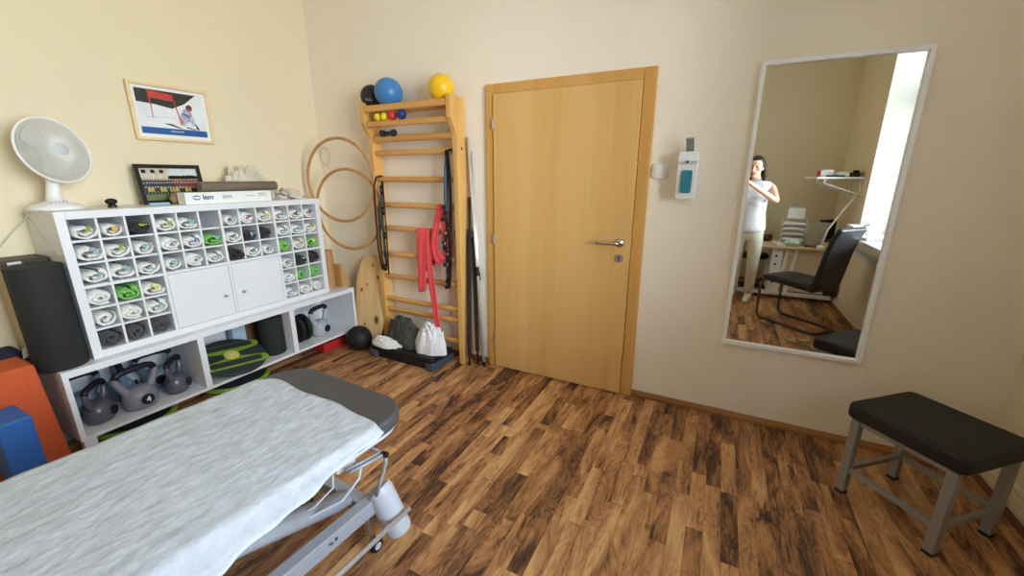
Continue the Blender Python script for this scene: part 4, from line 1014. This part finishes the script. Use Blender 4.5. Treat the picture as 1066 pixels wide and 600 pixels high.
# local +x forward
hl,hwid=.29,.165
def flatbar(o,pts,w=.016): tube(o,pts,w*.7,8)
o=B(); tube(o,[(hl,-hwid,.40),(hl+.01,-hwid,.30),(hl+.005,-hwid,.06),(hl-.03,-hwid,.016),(-hl+.03,-hwid,.013),(-hl,-hwid+.03,.013),(-hl,hwid-.03,.013),(-hl+.03,hwid,.013),(hl-.03,hwid,.016),(hl+.005,hwid,.06),(hl+.01,hwid,.30),(hl,hwid,.40)],.0125,10)
tube(o,[(hl,-hwid,.39),(hl-.03,-hwid,.425),(hl-.08,-hwid,.43),(-.2,-hwid,.41)],.0125,10); tube(o,[(hl,hwid,.39),(hl-.03,hwid,.425),(hl-.08,hwid,.43),(-.2,hwid,.41)],.0125,10)
obj('frame',o,mat('dark bronze steel',(92,86,80),.35,.8),t,smooth=True)
def shell(pts,w,th):
    o=B(); rows_=[]
    n=len(pts)
    P=[V((p[0],0,p[1])) for p in pts]
    for i,p in enumerate(P):
        d=(P[min(i+1,n-1)]-P[max(i-1,0)]).normalized(); nn=V((-d.z,0,d.x)); rows_.append((p+nn*th/2,p-nn*th/2))
    for (a,b),(c,d) in zip(rows_,rows_[1:]):
        pass
    up=[[o.verts.new((a.x,y,a.z)) for y in (-w,w)] for a,b in rows_]; dn=[[o.verts.new((b.x,y,b.z)) for y in (-w,w)] for a,b in rows_]
    for i in range(n-1):
        o.faces.new((up[i][0],up[i][1],up[i+1][1],up[i+1][0])); o.faces.new((dn[i][1],dn[i][0],dn[i+1][0],dn[i+1][1]))
        for k in (0,1): o.faces.new((up[i][k],up[i+1][k],dn[i+1][k],dn[i][k]))
    o.faces.new((up[0][0],dn[0][0],dn[0][1],up[0][1])); o.faces.new((up[-1][1],dn[-1][1],dn[-1][0],up[-1][0])); return o
obj('seat',shell([(.27,.452),(.15,.462),(0,.455),(-.15,.45),(-.215,.465)],.195,.05),M_leather,t,bev=.014,segs=3,smooth=False)
obj('backrest',shell([(-.20,.40),(-.225,.5),(-.245,.62),(-.27,.78),(-.31,.92),(-.345,1.0)],.185,.045),M_leather,t,bev=.014,segs=3)
# desk
DZ=.645; DYF=-3.12
t=thing('desk','long pale wood desk with cream panel and white frame along the near wall','desk',(3.75,DYF,0))
def part(name,bm,m,par=None,**k):
    for v in bm.verts: v.co-=t.location
    return obj(name,bm,m,par or t,**k)
o=B(); box(o,3.0,4.40,-3.85,DYF,DZ-.028,DZ); part('desktop',o,M_deskt,bev=.003)
o=B(); box(o,3.93,4.36,DYF-.10,DYF-.08,.10,DZ-.028); part('front_panel',o,M_deskp,bev=.002)
o=B(); box(o,3.0,4.44,DYF-.09,DYF-.04,.045,.085); part('foot_bar',o,M_white,bev=.003)
for x,nm in ((3.79,1),(3.02,2)):
    o=B(); box(o,x,x+.11,DYF-.62,DYF-.05,.085,DZ-.028); lg=part('leg_panel',o,M_white,bev=.003)
    o=B()
    for z in (.2,.42,.52): cyl(o,(x+.05,DYF-.0505,z),(x+.05,DYF-.047,z),.013,seg=14)
    for v in o.verts: v.co-=t.location
    obj('cable_holes',o,M_black,lg)
for x0,x1 in ((3.93,3.88),(4.02,3.97)):
    o=B(); prism(o,[(x0,DZ-.03),(x0+.035,DZ-.03),(x1+.035,.085),(x1,.085)],DYF-.078,DYF-.055,M=Matrix(((1,0,0,0),(0,0,1,0),(0,1,0,0),(0,0,0,1)))); part('slanted_leg',o,M_white,bev=.002)
o=B(); box(o,4.40,4.47,-3.9,DYF-.02,.10,DZ+.02); tag(obj('side_board',o,M_dark,bev=.003),'dark brown upright board between the desk end and window wall','board')
# round stool under desk
t=thing('round_stool','round black stool on a thin chrome column under the desk','stool',(3.62,-3.42,0))
o=B(); lathe(o,[(.001,.44),(.15,.44),(.165,.45),(.17,.47),(.165,.49),(.15,.5),(.001,.502)],36); obj('seat',o,M_leather,t,smooth=False)
o=B(); cyl(o,(0,0,.06),(0,0,.44),.018,seg=16); obj('column',o,M_chrome,t)
for k in range(5):
    a=k*2*PI/5; o=B(); tube(o,[(0,0,.09),(.12*math.cos(a),.12*math.sin(a),.075),(.24*math.cos(a),.24*math.sin(a),.05)],[.02,.015,.012],8); sph(o,(.24*math.cos(a),.24*math.sin(a),.026),.026,u=12,v=8); obj('leg',o,M_black,t,smooth=True)
# desk items
t=thing('letter_tray_stack','stack of pale letter trays holding papers on the desk','letter trays',(4.00,-3.46,DZ+.0005),.1)
for k in range(5):
    o=B(); z=.062*k; box(o,-.12,.12,-.15,.15,z,z+.004); box(o,-.12,-.116,-.15,.15,z+.004,z+.03); box(o,.116,.12,-.15,.15,z+.004,z+.03)
    for sx in (-.118,.118):
        for sy in (-.14,.14): box(o,sx-.003,sx+.003,sy-.003,sy+.003,z+.03,z+.062)
    box(o,-.10,.10,-.14,.14,z+.004,z+.018); obj('tray',o,M_wplast,t)
o=B(); box(o,-.085,.085,-.11,.11,.31,.43); obj('paper_stack',o,M_pap,t,bev=.003)
t=thing('monitor','dark flat computer monitor on the desk near the window wall','monitor',(4.32,-3.40,DZ+.0005),-.9)
o=B(); box(o,-.15,.15,-.015,.015,.07,.31); obj('screen_housing',o,M_black,t,bev=.004)
o=B(); box(o,-.14,.14,.015,.0165,.08,.30); obj('screen',o,M_screen,t)
o=B(); cyl(o,(0,-.03,.008),(0,-.03,.2),.018,seg=14); prism(o,rrect(.22,.16,.02),0,.01); obj('stand',o,M_black,t)
t=thing('document_holder','tall grey document board leaning beside the letter trays','document holder',(4.19,-3.28,DZ+.0005),.15)
o=B(); prism(o,[(-.10,0),(.06,0),(.14,.29),(-.06,.29)],-.02,.0,M=Matrix.Rotation(PI/2-.12,4,'X')@Matrix.Translation((0,0,0))); obj('board',o,mat('grey card',(172,160,138),.7),t,bev=.002)
o=B(); box(o,-.08,.06,-.02,.09,0,.012); obj('foot',o,M_dark,t,bev=.002)
o=B(); lump(o,(3.985,-3.215,DZ+.04),(.10,.075,.045),12,.3,9,flat=.85)
for v in o.verts: v.co.z=max(v.co.z,DZ+.001)
tag(obj('mint_towel',o,M_mint,smooth=True),'pale mint folded cloth on the desk behind the black chair','towel')
o=B(); box(o,3.83,3.92,-3.3,-3.18,DZ+.0006,DZ+.012); box(o,3.8,3.93,-3.5,-3.33,DZ+.0006,DZ+.02); tag(obj('document_pile',o,M_pap),'white papers lying on the desk beside the mint cloth','papers')
t=thing('desk_telephone','black desk telephone between trays and document board','telephone',(3.70,-3.62,DZ+.0005),.3)
o=B(); prism(o,[(-.08,0),(.08,0),(.08,.035),(-.08,.07)],-.1,.1,M=Matrix(((0,0,1,0),(1,0,0,0),(0,1,0,0),(0,0,0,1)))); obj('body',o,M_black,t,bev=.006)
o=B(); tube(o,[(-.07,-.09,.085),(-.07,-.06,.10),(-.07,.06,.10),(-.07,.09,.085)],[.024,.016,.016,.024],12); obj('handset',o,M_black,t,smooth=True)
o=B(); box(o,4.26,4.38,-3.24,-3.14,DZ+.0006,DZ+.07); tag(obj('wooden_box',o,M_deskt,bev=.003),'small pale wooden box on the desk end by window','box')
# wall shelf by the window
t=thing('wall_shelf','white wall shelf on brackets beside the window above the desk','shelf',(4.5,-3.45,1.415))
o=B(); box(o,-.42,-.002,-.45,.36,0,.02); obj('shelf_board',o,M_white,t,bev=.002)
for y in (.30,-.12):
    o=B(); tube(o,[(-.33,y,-.004),(-.34,y,-.04),(-.32,y,-.055),(-.012,y,-.165)],.009,8); tube(o,[(-.012,y,-.004),(-.012,y,-.19)],.009,8); obj('bracket',o,M_white,t,smooth=True)
o=B(); tube(o,[(4.47,-3.18,1.23),(4.40,-3.17,1.10),(4.285,-3.16,.86),(4.25,-3.16,DZ+.02)],.010,8); cyl(o,(4.25,-3.16,DZ+.0005),(4.25,-3.16,DZ+.03),.04,seg=20); tag(obj('slanted_lamp_arm',o,M_white,smooth=True),'slanted white metal arm rising from the desk to the shelf','lamp arm')
SZ=1.4355
o=B(); box(o,4.12,4.24,-3.30,-3.16,SZ,SZ+.075); t=obj('shelf_box',o,M_pap,bev=.003); tag(t,'white carton with red end on the wall shelf','box')
o=B(); box(o,4.105,4.12,-3.29,-3.17,SZ,SZ+.07); obj('red_end',o,M_redb,t,bev=.002)
o=B(); box(o,4.17,4.33,-3.145,-3.11,SZ,SZ+.018); tag(obj('black_case',o,M_black,bev=.004),'flat black case lying on front of the wall shelf','case')
o=B(); lump(o,(4.34,-3.24,SZ+.02),(.08,.09,.035),7,.3,9,flat=.55)
tag(obj('crumpled_papers',o,M_pap,smooth=False),'crumpled white papers on the wall shelf','papers')
o=B(); box(o,-.05,.05,-.07,.07,0,.045); box(o,-.02,.04,-.05,.05,.045,.07); tag(obj('hole_punch',o,M_black,bev=.01,loc=(4.43,-3.21,SZ),rot=(0,0,.2)),'black desk machine at the wall end of the shelf','hole punch')
# sill things, ledge
o=B(); box(o,W-.125,W+.10,-2.85,-2.60,WZ0+.0025,WZ0+.10); tag(obj('sill_paper_box',o,M_pap,bev=.004),'white paper box on the window sill','box')
o=B(); box(o,W-.10,W+.14,-2.50,-2.25,WZ0+.0025,WZ0+.03); tag(obj('sill_documents',o,M_pap,bev=.001),'low stack of white papers on the window sill','papers')
t=thing('roller_stand','white folding stand lying across the window sill','stand',(4.40,-2.45,WZ0+.01))
o=B(); tube(o,[(0,-.35,.0),(.03,-.1,.08),(.04,.1,.14)],.008,8); tube(o,[(-.01,.3,.0),(.03,.1,.07),(.05,-.1,.11)],.008,8); obj('rods',o,M_white,t,smooth=True)
t=thing('radiator_shelf','grey narrow ledge over a cream cover beneath the window','ledge',(W,-2.1,0))
o=B(); box(o,-.085,-.004,-.80,.75,.70,.725); obj('ledge_board',o,M_lgrey,t,bev=.004)
o=B(); box(o,-.06,-.004,-.78,.73,.125,.70); obj('cover_panel',o,M_deskp,t,bev=.004)
# cloth scrap near the stool
o=B(); rnd=random.Random(2)
for k in range(5):
    x0_,y0_=3.93+rnd.uniform(-.06,.1),-1.55+rnd.uniform(-.05,.05)
    tube(o,[(x0_+.05*math.cos(a*1.1+k),y0_+.04*math.sin(a*1.3+k*2),.010+.012*k) for a in range(8)],.0075,6)
tag(obj('coiled_rope',o,mat('pale rope',(190,180,150),.8),smooth=True),'loose coil of pale rope on the floor before the mirror','rope')
# ------------------------------------------------------------------ the photographer
def skin_mesh(verts,edges,radii,levels=2,root=0):
    me=bpy.data.meshes.new('tmp'); me.from_pydata([tuple(v) for v in verts],edges,[]); ob=bpy.data.objects.new('tmp',me); COL.objects.link(ob)
    md=ob.modifiers.new('skin','SKIN'); md.use_smooth_shade=True
    for i,r in enumerate(radii):
        rr=r if isinstance(r,tuple) else (r,r); me.skin_vertices[0].data[i].radius=rr; me.skin_vertices[0].data[i].use_root=(i==root)
    sb_=ob.modifiers.new('sub','SUBSURF'); sb_.levels=levels; sb_.render_levels=levels
    dg=bpy.context.evaluated_depsgraph_get(); dg.update(); out=bpy.data.meshes.new_from_object(ob.evaluated_get(dg)); bpy.data.objects.remove(ob)
    return out
def skin_to(bm,*a,**k):
    me=skin_mesh(*a,**k); bm.from_mesh(me); bpy.data.meshes.remove(me)
PB=V((3.50,-2.93,0)); # base point between the feet
t=thing('person','woman in white sleeveless top and beige trousers photographing with a phone','person',PB)
def W_(x,y,z): return V((x,y,z))-PB
# face direction: towards the phone / view direction
fdir=V((Fw.x*.55,Fw.y,0)).normalized(); rdir=V((fdir.y,-fdir.x,0))
def L_(r,fv,z,base=PB): return rdir*r+fdir*fv+V((0,0,z))
RH=V((CAM+Rg*.172-Fw*.015-Up*.012))-PB; LH=V((CAM-Rg*.045-Fw*.03-Up*.05))-PB
hc=L_(-.02,.02,1.535)
verts=[L_(0,-.02,.90),L_(0,-.01,1.02),L_(0,0,1.16),L_(0,.0,1.28),L_(0,-.01,1.36),L_(-.005,0,1.43),L_(-.01,.01,1.50)]
rad=[(.112,.085),(.112,.085),(.125,.09),(.12,.085),(.06,.055),(.046,.046),(.05,.05)]
edges=[(0,1),(1,2),(2,3),(3,4),(4,5),(5,6)]
def chain(start,pts,rs):
    pr=start
    for p,r in zip(pts,rs):
        verts.append(p); rad.append(r); edges.append((pr,len(verts)-1)); pr=len(verts)-1
    return pr
ELR=W_(3.715,-2.80,1.175); ELL=L_(-.24,.06,1.10)
chain(3,[L_(.155,-.01,1.335),L_(.175,0,1.30),ELR.lerp(L_(.175,0,1.30),.5),ELR,ELR.lerp(RH,.3),ELR.lerp(RH,.82)],[.048,.045,.038,.034,.034,.022])
chain(3,[L_(-.155,-.01,1.335),L_(-.175,0,1.30),ELL.lerp(L_(-.175,0,1.30),.5),ELL,ELL.lerp(LH,.3),ELL.lerp(LH,.82)],[.048,.045,.038,.034,.034,.022])
HR=W_(3.60,-2.92,.0); 
chain(0,[L_(.085,-.01,.84),L_(.09,.01,.50),L_(.085,-.01,.28),L_(.08,-.02,.08),L_(.085,.05,.035),L_(.09,.13,.026)],[.066,.056,.050,.034,.032,.026])
chain(0,[L_(-.085,-.01,.84),L_(-.09,.01,.50),L_(-.095,-.01,.28),L_(-.095,-.02,.08),L_(-.10,.05,.035),L_(-.105,.13,.026)],[.066,.056,.050,.034,.032,.026])
bm=B(); skin_to(bm,verts,edges,rad)
# head
hM=Matrix((( rdir.x,fdir.x,0,hc.x),(rdir.y,fdir.y,0,hc.y),(0,0,1,hc.z),(0,0,0,1)))
def hp(x,y,z): return hM@V((x,y,z))
def hs(c,r,sc,u=28,v=18):
    M=hM@Matrix.Translation(V(c))@Matrix.Diagonal((r*sc[0],r*sc[1],r*sc[2],1)); return bmesh.ops.create_uvsphere(bm,u_segments=u,v_segments=v,radius=1,matrix=M)['verts']
hs((0,-.01,.02),.1,(.76,.92,.95)); hs((0,.022,-.045),.075,(.78,.85,.95)); hs((0,.062,-.095),.022,(1.1,.9,.8))
for s in (-1,1):
    hs((s*.038,.058,-.02),.026,(1,.8,.9)); hs((s*.076,-.008,-.01),.017,(.4,1,1.7))
tube(bm,[hp(0,.086,.012),hp(0,.096,-.012),hp(0,.106,-.034),hp(0,.094,-.044)],[.007,.009,.013,.009],10)
tube(bm,[hp(-.034,.081,.026),hp(-.015,.089,.028),hp(.015,.089,.028),hp(.034,.081,.026)],.007,8)
# hands: palm + five fingers
def hand(H,wrist,grip,side,cupn):
    """H palm centre, grip = direction along fingers, cupn = direction the palm faces"""
    f_=grip.normalized(); n_=(cupn-f_*cupn.dot(f_)).normalized(); s_=f_.cross(n_)*side
    M=Matrix(((s_.x,f_.x,n_.x,H.x),(s_.y,f_.y,n_.y,H.y),(s_.z,f_.z,n_.z,H.z),(0,0,0,1)))
    bmesh.ops.create_uvsphere(bm,u_segments=20,v_segments=12,radius=1,matrix=M@Matrix.Diagonal((.038,.044,.015,1)))
    tube(bm,[wrist,wrist.lerp(H,.5),H-f_*.02],[.022,.022,.024],12)
    for k,(off,l) in enumerate(((-.027,.062),(-.009,.072),(.009,.068),(.026,.052))):
        b0=H+s_*off+f_*.032; p1=b0+f_*l*.42+n_*.004; p2=p1+f_*l*.22+n_*l*.28; p3=p2-f_*l*.02+n_*l*.28
        tube(bm,[b0-f_*.01,b0,p1,p2,p3],[.0085,.009,.0085,.0078,.0065],8)
    th0=H-s_*.030-f_*.012; tube(bm,[th0,th0-s_*.018+f_*.014+n_*.008,th0-s_*.020+f_*.036+n_*.018,th0-s_*.012+f_*.052+n_*.022],[.011,.0115,.010,.0075],8)
wr=ELR.lerp(RH,.82); hand(RH-Up*.005+Rg*.02,wr,(Up*.75-Rg*.5),1,-Fw*-1.0)
wl=ELL.lerp(LH,.82); hand(LH-Rg*.0-Up*.02,wl,(Up*.6-Rg*.1+Fw*-.2),-1,-Rg*-1.0)
body=obj('body',bm,M_skin,t,smooth=True); rm=body.modifiers.new('r','REMESH'); rm.mode='VOXEL'; rm.voxel_size=.006; rm.use_smooth_shade=True; sm=body.modifiers.new('s','SMOOTH'); sm.iterations=2; sm.factor=.5
# face details
bm=B()
for s in (-1,1): hs((s*.031,.083,.008),.0105,(1.25,.5,.6),14,8)
obj('eyes',bm,M_eye,t,smooth=True)
bm=B(); tube(bm,[hp(-.024,.078,-.070),hp(-.01,.090,-.067),hp(0,.092,-.069),hp(.01,.090,-.067),hp(.024,.078,-.070)],[.003,.0065,.006,.0065,.003],8); obj('lips',bm,M_lip,t,smooth=True)
bm=B()
for s in (-1,1): tube(bm,[hp(s*.016,.088,.031),hp(s*.032,.083,.036),hp(s*.05,.066,.030)],[.003,.0035,.002],6)
obj('eyebrows',bm,M_hair,t,smooth=True)
# hair: cap plus strands to the shoulders
bm=B(); vv=hs((0,-.022,.034),.1,(.86,1.0,.96),40,26)
for v in vv:
    l=hM.inverted()@v.co
    if l.y>.03 and l.z<.075: v.co=hM@V((l.x,.03+(l.y-.03)*.15,l.z))
rnd=random.Random(6)
for k in range(34):
    a=PI*.98+(k/33)*PI*1.04; cx_,cy2=math.cos(a),math.sin(a)
    x,y=.078*cx_,-.02+.085*cy2; l=rnd.uniform(.17,.2)
    tube(bm,[hp(x*.8,y*.8,.07),hp(x*1.05,y*1.05,.02),hp(x*1.12+rnd.uniform(-.006,.006),y*1.05,-.05),hp(x*1.1+rnd.uniform(-.012,.012),y*1.0-.005,-.10),hp(x*1.0+rnd.uniform(-.015,.015),y*.95-.005,.03-l)],[.016,.018,.019,.017,.007],8)
obj('hair',bm,M_hair,t,smooth=True)
# top
verts=[];rad=[];edges=[]
verts=[L_(0,-.018,.79),L_(0,-.012,.90),L_(0,0,1.05),L_(0,.012,1.17),L_(0,.012,1.25),L_(0,0,1.32),L_(0,-.005,1.385),L_(-.004,.0,1.425)]
rad=[(.182,.142),(.172,.134),(.146,.112),(.154,.118),(.146,.112),(.11,.085),(.064,.060),(.056,.056)]
edges=[(i,i+1) for i in range(7)]
chain(5,[L_(.12,-.005,1.335),L_(.172,-.002,1.315)],[.055,.054]); chain(5,[L_(-.12,-.005,1.335),L_(-.172,-.002,1.315)],[.055,.054])
bm=B(); skin_to(bm,verts,edges,rad,levels=3)
for v in bm.verts:
    for s in (-1,1):
        c=L_(s*.065,.10,1.19); d=(v.co-c); d2=(d.x**2+d.y**2+d.z**2)
        if d.dot(fdir)>-.08: v.co+=fdir*.045*math.exp(-d2/.0045)
    n=noise.noise_vector(v.co*18); v.co+=n*.003
tp=obj('sleeveless_top',bm,M_top,t,smooth=True)
# trousers
verts=[L_(0,-.012,.99),L_(0,-.02,.84)]; rad=[(.135,.104),(.150,.116)]; edges=[(0,1)]
for s in (1,-1): chain(1,[L_(s*.075,-.015,.76),L_(s*.085,.0,.62),L_(s*.09,.012,.48),L_(s*.09,-.002,.32),L_(s*.088,-.012,.16),L_(s*.088,-.01,.085)],[.092,.082,.066,.062,.056,.058])
bm=B(); skin_to(bm,verts,edges,rad); tr=obj('trousers',bm,M_trouser,t,smooth=True)
for s in (1,-1):
    bm=B(); skin_to(bm,[L_(s*.088,-.022,.13),L_(s*.09,-.022,.06),L_(s*.092,.03,.042),L_(s*.094,.10,.032),L_(s*.095,.155,.028)],[(0,1),(1,2),(2,3),(3,4)],[.042,.042,.04,.036,.026])
    for v in bm.verts: v.co.z=max(v.co.z,.002)
    obj('sock',bm,M_sock,t,smooth=True)
# phone held by the person
t=thing('smartphone','dark smartphone held up in the photographing woman\'s hands','phone',CAM)
PM=Matrix(((Rg.x,Up.x,-Fw.x,0),(Rg.y,Up.y,-Fw.y,0),(Rg.z,Up.z,-Fw.z,0),(0,0,0,1)))
o=B(); prism(o,rrect(.165,.078,.008,cx=.062,cy=-.018),.014,.022,M=PM); obj('phone_body',o,M_black,t,bev=.0015)
o=B(); prism(o,rrect(.158,.072,.006,cx=.062,cy=-.018),.022,.0226,M=PM); obj('phone_screen',o,M_screen,t)
o=B()
for x,y in ((0,0),(0,-.02),(.02,-.01)): cyl(o,PM@V((x,y,.0145)),PM@V((x,y,.0125)),.006,seg=14)
obj('phone_lenses',o,M_screen,t)
# ------------------------------------------------------------------ light: daylight through the window
wd=bpy.data.worlds.new('world'); SC.world=wd; wd.use_nodes=True; bg=wd.node_tree.nodes['Background']; nt=wd.node_tree
tc=nt.nodes.new('ShaderNodeTexCoord'); sx=nt.nodes.new('ShaderNodeSeparateXYZ'); nt.links.new(tc.outputs['Generated'],sx.inputs[0])
mr=nt.nodes.new('ShaderNodeMapRange'); mr.inputs['From Min'].default_value=-1; mr.inputs['From Max'].default_value=1; nt.links.new(sx.outputs[2],mr.inputs['Value'])
rp=nt.nodes.new('ShaderNodeValToRGB'); nt.links.new(mr.outputs[0],rp.inputs[0]); cr=rp.color_ramp
cr.elements[0].position=0; cr.elements[0].color=(.30,.31,.32,1); cr.elements[1].position=1; cr.elements[1].color=(.34,.42,.56,1)
for p,c in ((.46,(.62,.68,.74)),(.52,(.88,.96,1.06)),(.64,(.84,.95,1.08)),(.78,(.5,.6,.74))):
    e=cr.elements.new(p); e.color=c+(1,)
nt.links.new(rp.outputs[0],bg.inputs[0]); bg.inputs[1].default_value=12.5
la=bpy.data.lights.new('window_daylight_portal','AREA'); la.shape='RECTANGLE'; la.size=WY1-WY0; la.size_y=WZ1-WZ0; la.cycles.is_portal=True
lo=bpy.data.objects.new('window_daylight_portal',la); COL.objects.link(lo); lo.location=(W+T-.02,ym,(WZ0+WZ1)/2); lo.rotation_euler=(PI/2,0,PI/2)
vs_=SC.view_settings; vs_.view_transform='Standard'; vs_.look='None'; vs_.gamma=1; vs_.use_curve_mapping=False; vs_.exposure=1.06
SC.cycles.max_bounces=10; SC.cycles.diffuse_bounces=6
